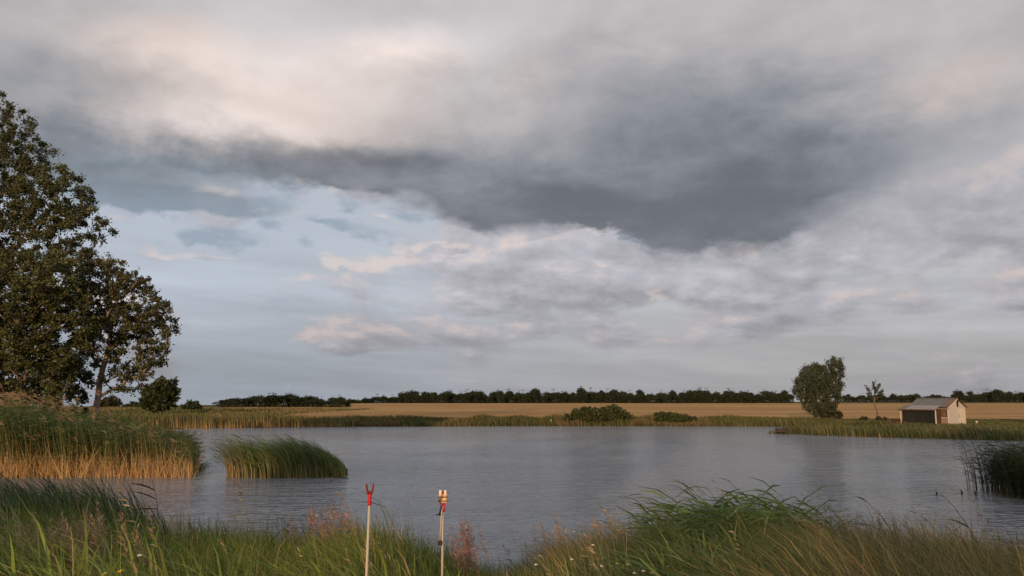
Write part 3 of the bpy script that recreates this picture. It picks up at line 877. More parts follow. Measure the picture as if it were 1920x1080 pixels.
# ------------------------------------------------------------------ the shed on the right bank
M_GABLE = solid('pale_boards', (0.52, 0.48, 0.44), 0.85, 0.14, 3.0, 0.2, 0.15, (1, 1, 0.2))
M_DARKB = solid('dark_green_boards', (0.018, 0.022, 0.021), 0.8, 0.25, 3.0, 0.2, 0.2, (1, 1, 0.2))
M_DARKB2 = solid('dark_brown_boards', (0.026, 0.024, 0.023), 0.8, 0.25, 3.0, 0.2, 0.2, (1, 1, 0.2))
M_PINK = solid('faded_pink_boards', (0.30, 0.21, 0.165), 0.85, 0.18, 4.0, 0.2, 0.15)
M_BROWN = solid('brown_wood', (0.095, 0.050, 0.028), 0.85, 0.3, 6.0, 0.2, 0.15)
M_BRNSHEET = solid('brown_sheet', (0.17, 0.115, 0.09), 0.7, 0.25, 5.0, 0.1, 0.3)
M_WHITE = solid('white_paint', (0.62, 0.58, 0.52), 0.7, 0.12, 7.0, 0.1, 0.3)
M_SHEET = solid('grey_roof_sheet', (0.13, 0.135, 0.14), 0.6, 0.18, 2.0, 0.1, 0.4)
M_SHEET2 = solid('pale_grey_roof_sheet', (0.23, 0.23, 0.235), 0.6, 0.15, 2.0, 0.1, 0.4)
M_HOLE = solid('dark_inside', (0.02, 0.018, 0.016), 0.9, 0.2, 4.0)

vaz = math.atan2(1780 - 960, F)
vd = np.array([math.sin(vaz), math.cos(vaz), 0]); rv = np.array([math.cos(vaz), -math.sin(vaz), 0])
a31 = R(31)
eu = -rv * math.cos(a31) + vd * math.sin(a31)          # along the long side, away to the left
ev = rv * math.sin(a31) + vd * math.cos(a31)           # along the gable, away to the right
org = gp(1779, 93.0) - np.array([0, 0, 0.05])
shed = empty('shed', org); tag(shed, 'weathered shed with pale lit gable and dark lean-to on the far grassy bank', 'shed')
UP = np.array([0, 0, 1.0])


HS = 0.84


def pt(u, v, z): return eu * u * HS + ev * v * HS + UP * z


def slab(name, mat, u0, u1, v0, v1, z0, z1, parent=shed):
    m_ = MB()
    V = [pt(u, v, z) for z in (z0, z1) for v in (v0, v1) for u in (u0, u1)]
    m_.add(V, [[0, 1, 3, 2], [4, 6, 7, 5], [0, 4, 5, 1], [2, 3, 7, 6], [0, 2, 6, 4], [1, 5, 7, 3]])
    return m_.build(name, mat, parent)


LEN, WID, EAVE, RIDGE = 5.5, 4.0, 2.12, 3.0
# gable end: upright boards of uneven length and thickness, cut to the roof slope
nb = 8
for i in range(nb):
    v0, v1 = WID * i / nb + 0.012, WID * (i + 1) / nb - 0.012
    zt = lambda v: EAVE + (RIDGE - EAVE) * (1 - abs(v - WID / 2) / (WID / 2)) - 0.03
    th = 0.04 + 0.015 * RNG.random()
    m_ = MB(); zb = 0.02 + 0.03 * RNG.random()
    if i == 4:                                        # dark slit below the ridge: this board stops short
        o_ = [pt(0, v0, zb), pt(0, v1, zb), pt(0, v1, 2.05), pt(0, v0, 2.05)]
    else:
        o_ = [pt(0, v0, zb), pt(0, v1, zb), pt(0, v1, zt(v1)), pt(0, v0, zt(v0))]
    m_.prism(o_, -eu, th)
    g_ = m_.build('board', M_GABLE, shed)
slab('backing', M_HOLE, 0.03, 0.08, 0.1, WID - 0.1, 0.1, EAVE + .2)
m_ = MB(); m_.prism([pt(0.10, 0.2, EAVE), pt(0.10, WID - 0.2, EAVE), pt(0.10, WID / 2, RIDGE - 0.1)], eu, 0.05); m_.build('gable_backing', M_HOLE, shed)
d_ = slab('door', solid('tan_door_boards', (0.62, 0.53, 0.43), 0.85, 0.1, 3.0, 0.2, 0.15, (1, 1, .2)), -0.085, -0.045, 2.3, 3.75, 0.08, 1.86); d_['label'] = 'plain pale door in the gable'  # door boards in a brighter tan than the gable
slab('handle', M_BROWN, -0.12, -0.086, 2.42, 2.47, 0.9, 1.1, d_)
# long side, right end: low pink wall, dark opening above, posts
slab('lower_panel', M_PINK, 0.06, 1.75, -0.03, 0.04, 0.03, 0.80)
for k_ in range(3):
    slab('board', M_PINK, 0.06 + k_ * .56, 0.06 + k_ * .56 + .53, -0.055, -0.031, 0.05, 0.77)
slab('opening_back', M_BRNSHEET, 0.06, 1.75, 0.30, 0.34, 0.8, EAVE)
slab('sill', M_WHITE, 0.0, 1.78, -0.08, 0.06, 0.80, 0.86)
slab('fascia', M_PINK, -0.1, 1.78, -0.10, -0.05, 1.78, 1.92)
slab('post', M_WHITE, -0.02, 0.09, -0.05, 0.06, 0.0, EAVE - .02)
slab('wall', M_DARKB2, 1.78, LEN, 0.0, 0.06, 0.0, EAVE - .03)
slab('wall', M_DARKB2, LEN - 0.06, LEN, 0.07, WID - .02, 0.0, EAVE)
slab('wall', M_DARKB2, 0.1, LEN - .07, WID - 0.06, WID, 0.0, EAVE - .02)
# main roof in corrugated sheets, two slopes
OV = 0.22


def roof_sheet(name, mat, ua, ub, va, za, vb, zb, parent=shed, waves=5):
    m_ = MB(); n_ = waves * 4
    us_ = np.linspace(ua, ub, n_ + 1); nrm = 0.018
    top, bot = [], []
    for i_, u in enumerate(us_):
        dz_ = nrm * math.sin(i_ * math.pi / 2)
        top += [pt(u, va, za + dz_ + .02), pt(u, vb, zb + dz_ + .02)]; bot += [pt(u, va, za + dz_), pt(u, vb, zb + dz_)]
    n2_ = len(top)
    f_ = []
    for i_ in range(n_):
        a_ = 2 * i_
        f_ += [[a_, a_ + 2, a_ + 3, a_ + 1], [n2_ + a_, n2_ + a_ + 1, n2_ + a_ + 3, n2_ + a_ + 2], [a_, n2_ + a_, n2_ + a_ + 2, a_ + 2], [a_ + 1, a_ + 3, n2_ + a_ + 3, n2_ + a_ + 1]]
    f_ += [[0, 1, n2_ + 1, n2_], [n2_ - 2, 2 * n2_ - 2, 2 * n2_ - 1, n2_ - 1]]
    m_.add(top + bot, f_)
    return m_.build(name, mat, parent)


sl = (RIDGE - EAVE) / (WID / 2)
for k_ in range(5):
    ua, ub = -OV + k_ * 1.19, -OV + k_ * 1.19 + 1.17
    roof_sheet('roof_sheet', M_BRNSHEET if k_ == 0 else M_SHEET, ua, ub, -OV, EAVE - OV * sl + (k_ % 2) * .012, WID / 2 - .02, RIDGE + (k_ % 2) * .012)  # end sheet: the roof's warm sunlit tone is put into its colour
    roof_sheet('roof_sheet', M_SHEET, ua, ub, WID / 2 + .02, RIDGE + (k_ % 2) * .012, WID + OV, EAVE - OV * sl + (k_ % 2) * .012)
slab('ridge_cap', M_SHEET2, -OV, LEN + .2, WID / 2 - .10, WID / 2 + .10, RIDGE + .05, RIDGE + .09)
for s_ in (0, 1):                                     # barge boards up the gable
    m_ = MB(); va, vb = (-OV, WID / 2) if s_ == 0 else (WID + OV, WID / 2)
    m_.prism([pt(-OV - .03, va, EAVE - OV * sl - .11), pt(-OV - .03, vb, RIDGE - .11), pt(-OV - .03, vb, RIDGE + .01), pt(-OV - .03, va, EAVE - OV * sl + .01)], eu, .025)
    m_.build('barge_board', M_BROWN if s_ else M_WHITE, shed)
# lean-to along the rest of the long side
LT0, LT1, LV = 1.0, 5.95, -1.25
for k_ in range(5):
    u0 = LT0 + .10 + k_ * .94
    slab('wall_panel', [M_DARKB, M_DARKB, M_DARKB, M_DARKB2, M_DARKB2][k_], u0, u0 + .90, LV - .02 * (k_ % 2), LV + .05, 0.04, 1.68)
    slab('batten', M_DARKB2, u0 + .905, u0 + .935, LV - .05, LV + .03, 0.04, 1.68)
slab('post', M_WHITE, LT0 - .02, LT0 + .08, LV - .06, LV + .06, 0.0, 1.72)
slab('post', M_BROWN, LT1 - .10, LT1, LV - .06, LV + .06, 0.0, 1.72)
slab('post', M_WHITE, LT1 + .22, LT1 + .34, LV - .02, LV + .10, 0.0, 1.72)
slab('side_wall', M_BROWN, LT0 + .02, LT0 + .07, LV + .07, -.02, 0.04, 1.7)
slab('side_wall', M_DARKB2, LT1 - .08, LT1 - .03, LV + .07, -.02, 0.04, 1.7)
slab('fascia', M_BROWN, LT0 - .1, LT1 + .45, LV - .32, LV - .28, 1.64, 1.76)
for k_ in range(5):
    ua = LT0 - .1 + k_ * 1.1
    roof_sheet('porch_roof_sheet', M_SHEET2 if k_ < 4 else M_SHEET, ua, ua + 1.08, LV - .3, 1.76 + .01 * (k_ % 2), -.06, 2.20 + .01 * (k_ % 2))

# a brown box by the lean-to
cb = gp(1680, 95.0)
crate = empty('wooden_crate', cb, R(20)); tag(crate, 'low brown wooden crate standing beside the lean-to post', 'crate')
for k_ in range(3): MB().box((0, -.30, .10 + k_ * .14), (.84, .03, .12)).build('slat', M_BROWN, crate)
for k_ in range(3): MB().box((0, .30, .10 + k_ * .14), (.84, .03, .12)).build('slat', M_BROWN, crate)
for s_ in (-1, 1): MB().box((s_ * .41, 0, .24), (.03, .56, .42)).build('end_panel', M_BROWN, crate)
MB().box((0, 0, .465), (.92, .68, .03)).build('lid', solid('dark_lid', (.04, .025, .018), .8, .3, 5), crate)
pb = gp(1831, 96.0)
pail = empty('bucket', pb); tag(pail, 'small white bucket on the grass right of the shed', 'bucket')
MB().tube([(0, 0, 0), (0, 0, .30), (0, 0, .32)], [.12, .155, .165], 14).build('body', M_WHITE, pail, True)
MB().tube([(.15 * math.cos(t_), .02, .31 + .12 * math.sin(t_)) for t_ in np.linspace(0, math.pi, 9)], .008, 6).build('handle', M_BROWN, pail)
wp_ = gp(1033, 106.0)
post = empty('marker_post', wp_); tag(post, 'short white marker post in the far bank grass left of the mound', 'post')
MB().tube([(0, 0, -.1), (0, 0, .42)], .06, 8).build('shaft', M_WHITE, post, True)
MB().tube([(0, 0, .42), (0, 0, .55)], [.10, .08], 8).build('cap', M_WHITE, post, True)
# dark timber landing at the tip of the spit
lb = at(1466, 812, 81.0); lb[2] = 0
stage = empty('landing_stage', lb, R(-30)); tag(stage, 'small dark timber landing at the tip of the reedy spit', 'jetty')
M_WET = solid('wet_timber', (.035, .028, .022), .6, .3, 5, .2)
for x_ in (-.5, .5):
    for y_ in (-.35, .35): MB().tube([(x_, y_, -.5), (x_, y_, .62)], .06, 7).build('post', M_WET, stage)
for k_ in range(5): MB().box((-.44 + k_ * .22, 0, .47 + .008 * (k_ % 2)), (.20, .95, .05)).build('plank', M_WET, stage)
MB().box((0, -.42, .30), (1.1, .05, .22)).build('beam', M_WET, stage)
# ------------------------------------------------------------------ reeds standing in the lake and along the far banks
STRAW = np.array((0.50, 0.33, 0.15)); REED = np.array((0.098, 0.142, 0.046)); REEDD = np.array((0.045, 0.062, 0.024)); OLIVE = np.array((0.115, 0.115, 0.038))


def z_limit(prof, x, y):
    """Height of the sight line through a skyline profile [(photo column, photo row)] above a spot."""
    px = 960 + x / y * F * 1.013
    row = np.interp(px, [p[0] for p in prof], [p[1] for p in prof])
    cy = (540 - row) / F
    return EYE + y * (math.sin(PITCH) + cy * math.cos(PITCH)) / (math.cos(PITCH) - cy * math.sin(PITCH))


def reed_plants(B, base, h, nleaf, wst, wl, ll, wind, straw_to=0.35, green=REED, straw=STRAW, plume=0.0, leafdown=0.3, sd=.2):
    n = len(base)
    lean = np.stack([-wind * h * RNG.uniform(.4, 1.3, n), RNG.normal(0, .08, n) * h], 1)
    cb = tones(n, straw, .22, .05); ct = tones(n, green * 1.15, sd, .06)
    B.add(base, h, np.full(n, wst), lean, cb, ct, S=4, curl=1.9, face=RNG.normal(0, .5, n), mixpow=1.0)
    for k in range(nleaf):
        t_ = np.clip(leafdown + (1 - leafdown) * (k + RNG.uniform(0, 1, n)) / nleaf, 0, 1)
        p = base.copy(); ll_ = np.linalg.norm(lean, axis=1) / h
        p[:, :2] += lean * (t_ ** 1.9)[:, None]; p[:, 2] += h * (t_ - .22 * t_ ** 2 * np.minimum(ll_, 1.5))
        d = np.stack([-RNG.uniform(.35, 1.0, n) - wind, RNG.normal(0, .55, n), RNG.uniform(.15, .95, n)], 1)
        flip = RNG.random(n) < max(0, .35 - wind * .4); d[flip, 0] *= -.7
        d /= np.linalg.norm(d, axis=1)[:, None]
        upv = np.tile(np.array([[0, 0.3, 1.0]]), (n, 1)) + RNG.normal(0, .35, (n, 3))
        dead = (t_ < straw_to * RNG.uniform(.7, 1.3, n))[:, None]
        c = np.where(dead, tones(n, straw * .9, .2), tones(n, green, sd))
        B.leaves(p, d, upv, ll * RNG.uniform(.6, 1.25, n), np.full(n, wl), c, .35)
    if plume > 0:
        s = RNG.random(n) < plume
        p = base[s].copy(); p[:, :2] += lean[s]; ll_ = np.linalg.norm(lean[s], axis=1) / h[s]; p[:, 2] += h[s] * (1 - .22 * np.minimum(ll_, 1.5)) - .03
        m = int(s.sum())
        for q in range(7):
            d = np.stack([-RNG.uniform(.4, 1.0, m), RNG.normal(0, .3, m), RNG.uniform(.1, .8, m)], 1); d /= np.linalg.norm(d, axis=1)[:, None]
            B.leaves(p + d * .03 * q, d, np.tile(np.array([[0, 1.0, .3]]), (m, 1)), RNG.uniform(.14, .30, m), np.full(m, .022), tones(m, (.30, .22, .14), .2), .3)


def scatter(n, x0, x1, y0, y1): return RNG.uniform(x0, x1, n), RNG.uniform(y0, y1, n)


# --- the wide bed at the left shore
BED = [(-400, 748), (0, 752), (60, 756), (110, 768), (160, 772), (230, 778), (270, 786), (310, 798), (345, 806), (378, 816), (384, 890)]
x, y = scatter(15000, -33, -14.2, 35.6, 49)
front = 36.6 - 1.1 * sstep(-x, 19, 26) + (vnoise(x, y * 0, 0.9, 5) - .5) * 1.3
rgt = np.where(y < 38, -14.75, -14.4 - (y - 38) * .42)
dens = np.where(y - front < 3.5, .35 + .75 * vnoise(x, y, .5, 44), .45)
k = (y > front) & (x < rgt + (vnoise(x * 0, y, .7, 8) - .5) * .8) & (RNG.random(len(x)) < dens)
x, y = x[k], y[k]
zb = np.maximum(ground_z(x, y), -.25)
zl = z_limit(BED, x, y)
h = np.clip((zl - zb) * RNG.uniform(.62, 1.06, len(x)) * (0.74 + .42 * vnoise(x, y, 1.2, 2)), .5, 3.6)
BL = Blades()
edge = np.clip((x + 20) / 6, 0, 1)
a_ = edge < .5
for sel, grn, lf in ((a_, REED * 1.0, 9), (~a_, REED * .95 + STRAW * .10, 6)):
    reed_plants(BL, np.stack([x, y, zb], 1)[sel], h[sel], lf, .024, .042, .60, .16, .30, grn, plume=.10, leafdown=np.clip(.30 + .32 * vnoise(x[sel], y[sel], 1.1, 41), .2, .7), straw=STRAW * 1.12, sd=.28)
# dead stalks broken at odd angles along the front
n = 1500
x, y = scatter(n, -29, -14.3, 36.0, 37.6)
fr = 36.6 - 1.1 * sstep(-x, 19, 26)
y = fr + np.abs(RNG.normal(0, .35, n))
BL.add(np.stack([x, y, np.full(n, -.1)], 1), RNG.uniform(.5, 1.25, n), np.full(n, .026), np.stack([RNG.normal(-.1, .28, n), RNG.normal(0, .1, n)], 1), tones(n, STRAW * 1.05, .25), tones(n, STRAW * .9, .25), S=2, face=RNG.normal(0, .4, n))
n = 420
x, y = scatter(n, -33, -22, 37, 45)
zb = np.maximum(ground_z(x, y), -.2); zl = z_limit([(p_[0], p_[1] - 14) for p_ in BED], x, y)
reed_plants(BL, np.stack([x, y, zb], 1), np.clip((zl - zb) * RNG.uniform(.85, 1.12, n), 1, 4), 3, .020, .035, .5, .22, .2, REED + STRAW * .12, plume=.9, leafdown=.6, straw=STRAW * .9)
n = 500
x, y = scatter(n, -30, -14.5, 36.2, 38.5)
BL.add(np.stack([x, y, np.full(n, -.1)], 1), RNG.uniform(1.0, 2.0, n), np.full(n, .026), np.stack([RNG.normal(-.3, .6, n), RNG.normal(0, .2, n)], 1), tones(n, STRAW * 1.05, .25), tones(n, STRAW * .9 + REED * .2, .25), S=3, curl=1.1, face=RNG.normal(0, .4, n))
bed = obj('reed_bed', BL.mesh('reed_bed'))
tag(bed, 'wide bed of tall reeds with orange dead stems along the left shore', 'reeds', kind='stuff')

# --- the island clump
CL = [(405, 830), (425, 808), (452, 806), (470, 818), (482, 826), (492, 816), (506, 820), (522, 834), (534, 812), (550, 812), (580, 820), (605, 832), (630, 852), (645, 878), (655, 900)]
n = 3000
x = RNG.uniform(-12.95, -7.55, n); y = 37.5 + RNG.uniform(-1, 1, n) * 1.25 * np.sqrt(np.clip(1 - ((x + 10.2) / 2.9) ** 2, 0.02, 1))
k = RNG.random(n) < np.where(x < -11.9, .30, 1.0)
x, y = x[k], y[k]; n = len(x)
zl = z_limit(CL, x - .45, y)
h = np.clip(zl + .12, .35, 2.3) * RNG.uniform(.55, 1.18, n) * 1.08
BC = Blades()
lean = np.stack([-(.25 + .50 * RNG.random(n)) * h, RNG.normal(0, .12, n) * h], 1)
pale = (x < -11.8)  # left stems: their sunlit paleness is put into the blade colour
gt = np.where(pale[:, None], tones(n, (.17, .19, .10), .2), tones(n, np.array((.105, .160, .050)), .28))
cb = np.where((RNG.random(n) < .75)[:, None], tones(n, STRAW * .95, .25), tones(n, (.14, .16, .05), .2))
BC.add(np.stack([x, y, np.full(n, -.15)], 1), h, RNG.uniform(.022, .055, n), lean, cb, gt, S=6, curl=2.7, face=RNG.normal(0, .7, n), mixpow=.42, droop=.12)
s = RNG.random(n) < .8
m = int(s.sum())
p = np.stack([x, y, np.full(n, -.15)], 1)[s]; p[:, :2] += lean[s] * .45; p[:, 2] += h[s] * RNG.uniform(.45, .75, m)
d = np.stack([-RNG.uniform(.5, 1, m), RNG.normal(0, .35, m), RNG.uniform(.3, 1.0, m)], 1); d /= np.linalg.norm(d, axis=1)[:, None]
BC.leaves(p, d, np.tile(np.array([[0, .6, 1.0]]), (m, 1)), RNG.uniform(.4, .75, m), np.full(m, .03), tones(m, np.array((.105, .160, .050)), .28), .30, 3)
clump = obj('reed_clump', BC.mesh('reed_clump'))
tag(clump, 'island clump of wind bent green reeds standing alone in the lake', 'reeds')

# --- the dark clump at the right
CR = [(1800, 800), (1826, 824), (1850, 826), (1880, 828), (1920, 830), (2300, 825)]
n = 6500
x, y = scatter(n, 17.5, 28, 26.5, 32.0)
k = (y > 26.9 + (vnoise(x, y * 0, .6, 4) - .5) * .6) & (RNG.random(n) < np.where(x < 17.9 + (32 - y) * -.12 + .3, .35, 1))
x, y = x[k], y[k]; n = len(x)
h = np.clip(z_limit(CR, x - .35, y) + .15, .6, 2.8) * RNG.uniform(.62, 1.06, n)
BR = Blades()
reed_plants(BR, np.stack([x, y, np.full(n, -.15)], 1), h, 5, .018, .026, .50, .16, .12, REEDD * .9, straw=np.array((.060, .062, .032)), leafdown=.22)
clump2 = obj('reed_clump', BR.mesh('reed_clump'))
tag(clump2, 'tall dark reed clump rising from the water at the right edge', 'reeds')


# --- far banks
def bank_strip(B, n, xa, xb, back, hfun, cbase, ctip, w, S=2, wind=.12, minz=None, mp=.6):
    x_ = RNG.uniform(xa, xb, n); y_ = RNG.uniform(88, 116, n)
    d_ = lake_dist(x_, y_)
    k_ = (d_ > -.25) & (d_ < back)
    x_, y_, d_ = x_[k_], y_[k_], d_[k_]; m_ = len(x_)
    h_ = hfun(x_, y_) * RNG.uniform(.6, 1.1, m_)
    ln = np.stack([-wind * h_ * RNG.uniform(.3, 1.6, m_), RNG.normal(0, .08, m_)], 1)
    cb_ = tones(m_, cbase, .22) if not callable(cbase) else cbase(x_, m_); ct_ = tones(m_, ctip, .25) if not callable(ctip) else ctip(x_, m_)
    B.add(np.stack([x_, y_, np.maximum(ground_z(x_, y_), -.1) - .03], 1), h_, np.full(m_, w), ln, cb_, ct_, S=S, face=RNG.normal(0, .7, m_), mixpow=mp, belly=.6)


BF = Blades()
bank_strip(BF, 46000, -60, -19.5, 4.0, lambda x_, y_: 1.05 + .8 * vnoise(x_, y_ * .3, 3.2, 6), lambda x_, m_: tones(m_, STRAW * .95, .25), lambda x_, m_: tones(m_, np.array((.105, .115, .036)), .28), .085, mp=.55)
fr_ = obj('reeds', BF.mesh('far_reeds')); tag(fr_, 'belt of straw footed reeds along the far left waterline', 'reeds', kind='stuff')
BF = Blades()
bank_strip(BF, 52000, -21, 41, 9.5, lambda x_, y_: .34 + .55 * vnoise(x_, y_ * .5, 2.6, 9) ** 1.5 + .25 * vnoise(x_, y_, 9, 12), lambda x_, m_: tones(m_, (.12, .10, .045), .25),
           lambda x_, m_: np.where((vnoise(x_, x_ * 0, 5, 3) < .62)[:, None], tones(m_, (.095, .105, .028), .28), tones(m_, (.17, .135, .055), .28)), .10)
fg_ = obj('grass', BF.mesh('far_grass')); tag(fg_, 'rough green grass along the far waterline below the grain field', 'grass', kind='stuff')
# left bank meadow up to the low rise
BF = Blades()
n = 26000
x, y = scatter(n, -120, -36, 93, 215)
k = lake_dist(x, y) > 3
x, y = x[k], y[k]; n = len(x)
v = vnoise(x, y, 14, 4)
h = (.25 + .5 * v) * RNG.uniform(.5, 1.2, n)
ct = np.where((v < .55)[:, None], tones(n, (.105, .11, .030), .25), tones(n, (.20, .155, .06), .22))
BF.add(np.stack([x, y, ground_z(x, y)], 1), h, RNG.uniform(.08, .2, n), np.stack([-.2 * h, h * 0], 1), ct * .8, ct, S=2, face=RNG.normal(0, .7, n), belly=.8)
lm = obj('grass', BF.mesh('left_meadow')); tag(lm, 'patchy olive and tan meadow on the far left rise', 'grass', kind='stuff')
# the spit and the meadow before the shed
BF = Blades()
n = 60000
x, y = scatter(n, 24.5, 75, 60, 112)
d = lake_dist(x, y)
edge = np.exp(-np.clip(d, 0, 99) / 2.2)
k = (d > -.3) & (RNG.random(n) < .28 + .72 * edge) & ~((y < 84) & (x < 24.8))
x, y, edge = x[k], y[k], edge[k]; n = len(x)
# keep the ground under the shed free
rel = np.stack([x, y], 1) - org[None, :2]
uu = rel @ eu[:2]; vv = rel @ ev[:2]
k = ~((uu > -.1) & (uu < 6.3) & (vv > -1.35) & (vv < 4.1))
x, y, edge = x[k], y[k], edge[k]; n = len(x)
v = vnoise(x, y, 2.6, 14)
h = (.30 + .95 * edge * (.55 + .7 * v)) * RNG.uniform(.6, 1.12, n) * np.clip((x - 24.5) / 5, .35, 1)
cb = np.where((RNG.random(n) < .14)[:, None], tones(n, STRAW * .6, .25), tones(n, (.085, .095, .034), .25))
ct = np.where((v + RNG.normal(0, .12, n) < .68)[:, None], tones(n, (.085, .108, .034), .26), tones(n, (.17, .145, .065), .25))
BF.add(np.stack([x, y, np.maximum(ground_z(x, y), -.1) - .02], 1), h, RNG.uniform(.05, .10, n), np.stack([-.22 * h, RNG.normal(0, .06, n)], 1), cb, ct, S=2, face=RNG.normal(0, .7, n), belly=.5, mixpow=.6)
sp_ = obj('reeds', BF.mesh('spit_reeds')); tag(sp_, 'low reeds and rough grass covering the spit below the shed', 'reeds', kind='stuff')
# two sticks and three stubs breaking the surface
M_STICK = solid('wet_stick', (.03, .026, .022), .5, .3, 9, .1)
a0 = at(640, 893, 36.3)
s_ = empty('floating_stick', (a0[0], a0[1], 0)); tag(s_, 'thin dark stick floating flat beside the island reeds', 'stick')
MB().tube([(-.35, 0, .0), (-.1, .03, .03), (.15, 0, .025), (.36, -.03, -.01)], [.02, .04, .04, .015], 7).build('shaft', M_STICK, s_, True)
MB().tube([(.02, 0, .03), (.12, .06, .09)], [.018, .008], 6).build('twig', M_STICK, s_, True)
a0 = at(652, 879, 39.5)
s_ = empty('reed_stub', (a0[0], a0[1], 0)); tag(s_, 'single dark reed stub poking up at the tail of the island', 'reed stub')
MB().tube([(0, 0, -.2), (-.02, 0, .10), (-.06, 0, .18)], [.03, .03, .012], 6).build('stem', M_STICK, s_, True)
for px, hh, lab in ((1756, .14, 'shortest dark reed stub in open water, farthest from the dark clump'), (1803, .20, 'tallest dark reed stub in open water, middle one of three'), (1829, .15, 'dark reed stub in open water closest to the dark clump')):
    a0 = at(px, 919, 30.2)
    s_ = empty('reed_stub', (a0[0], a0[1], 0)); tag(s_, lab, 'reed stub')
    MB().tube([(0, 0, -.2), (-.01, 0, hh * .6), (-.04, 0, hh)], [.022, .024, .008], 6).build('stem', M_STICK, s_, True)
    MB().tube([(0, 0, 0), (.03, 0, hh * .5), (.035, 0, hh * .6)], [.014, .012, .006], 6).build('leaf', M_STICK, s_, True)
# ------------------------------------------------------------------ the near bank
FORE = [(-300, 870), (0, 888), (90, 874), (180, 868), (250, 872), (292, 890), (330, 938), (380, 948), (450, 955), (520, 966), (570, 970), (610, 966), (660, 956), (700, 944), (740, 950), (780, 970),
        (820, 990), (860, 1002), (900, 1030), (940, 1040), (985, 1034), (1010, 1018), (1050, 1004), (1090, 962), (1150, 946), (1220, 936), (1280, 930), (1330, 920), (1400, 920), (1470, 926), (1530, 928), (1570, 934), (1620, 932),
        (1700, 938), (1780, 948), (1850, 964), (1920, 984), (2200, 1015)]
SHORE = [(p[0], p[1]) for p in LAKE[:12]]


def fore_points(n, y0, y1, p0=-120, p1=2040, power=1.0):
    y = y0 + (y1 - y0) * RNG.uniform(0, 1, n) ** power
    px = RNG.uniform(p0, p1, n)
    x = (px - 960) / F * y * 0.972
    k = lake_dist(x, y) > 0.05
    x, y, px = x[k], y[k], px[k]
    zb = ground_z(x, y)
    return x, y, px, zb, z_limit(FORE, x, y) - zb


def pick(h, room, lo=.16):
    hh = np.minimum(h, room * RNG.uniform(.72, 1.05, len(h)))
    return hh, hh > lo


# main sward
BG_ = Blades()
for (n, y0, y1, wlo, whi) in ((22000, 3.0, 7.5, .007, .014), (44000, 7.0, 17.0, .010, .022)):
    x, y, px, zb, room = fore_points(n, y0, y1, power=1.15)
    m = len(x)
    v = vnoise(x, y, .8, 21); v2 = vnoise(x, y, 2.2, 22)
    h = np.where(y < 5.2, (.42 + .36 * v2) * RNG.uniform(.55, 1.15, m), np.clip(room, .1, 1.35) * (.62 + .42 * v2) * RNG.uniform(.55, 1.1, m))
    h, ok = pick(h * 1.12, room * 1.10)
    ok &= ~((px < 340 - 40 * vnoise(x, y, .7, 5)) & (y > 8.8))
    w = RNG.uniform(wlo, whi, m)
    tuftx = (vnoise(x, y, .38, 61) - .5) * .7; tufty = (vnoise(x, y, .38, 62) - .5) * .5
    lean = np.stack([(tuftx - .12 - .40 * RNG.random(m) ** 1.5) * h + RNG.normal(0, .14, m) * h, (tufty + RNG.normal(0, .18, m)) * h], 1)
    lefty = sstep(px, 1150, 700)
    tan = sstep(px, 880, 960) * sstep(px, 1240, 1100) * (y < 8.5) + sstep(px, 1540, 1680) * .8 - .15 * (sstep(px, 1200, 1260) * sstep(px, 1600, 1540))
    gcol = np.array((.210, .245, .052))[None] * lefty[:, None] + np.array((.105, .142, .042))[None] * (1 - lefty[:, None])
    dk = (v < .40)[:, None]
    c = np.where(dk, tones(m, (1, 1, 1), .22, .08) * gcol * .62, tones(m, (1, 1, 1), .24, .08) * gcol)
    istan = RNG.random(m) < np.clip(.05 + .60 * tan, 0, 1) * (.4 + v2)
    c = np.where(istan[:, None], tones(m, (.40, .31, .14), .25), c)
    cb = c * np.array((.75, .72, .6))
    BG_.add(np.stack([x, y, zb - .02], 1)[ok], h[ok], w[ok], lean[ok], cb[ok], c[ok], S=3, curl=1.7, droop=.06)
# broad leafed reed grass in front: fewer, wider blades that stand up singly
x, y, px, zb, room = fore_points(44000, 3.2, 12.5, power=1.15)
m = len(x)
v2 = vnoise(x, y, 1.1, 31)
h = np.where(y < 5.2, RNG.uniform(.45, .85, m), np.clip(room, .1, 1.3) * RNG.uniform(.5, 1.1, m) * (.72 + .5 * vnoise(x, y, .5, 64)))
h, ok = pick(h * 1.12, room * 1.12)
ok &= (RNG.random(m) < np.where(px < 900, .35 + .8 * v2, np.where((px > 1230) & (px < 1580), .8, .22)))
lean = np.stack([((vnoise(x, y, .42, 63) - .5) * .8 - .10 - .70 * RNG.random(m) ** 1.4) * h + RNG.normal(0, .18, m) * h, RNG.normal(0, .25, m) * h], 1)
lefty = sstep(px, 1250, 800)[:, None]
c = tones(m, (1, 1, 1), .26, .08) * (np.array((.235, .295, .056))[None] * lefty + np.array((.135, .200, .052))[None] * (1 - lefty))
old = RNG.random(m) < .04
c[old] = tones(int(old.sum()), (.42, .34, .16), .2)
BG_.add(np.stack([x, y, zb - .02], 1)[ok], h[ok], RNG.uniform(.014, .040, m)[ok], lean[ok], (c * .7)[ok], c[ok], S=5, curl=2.3, droop=.22, belly=.35)
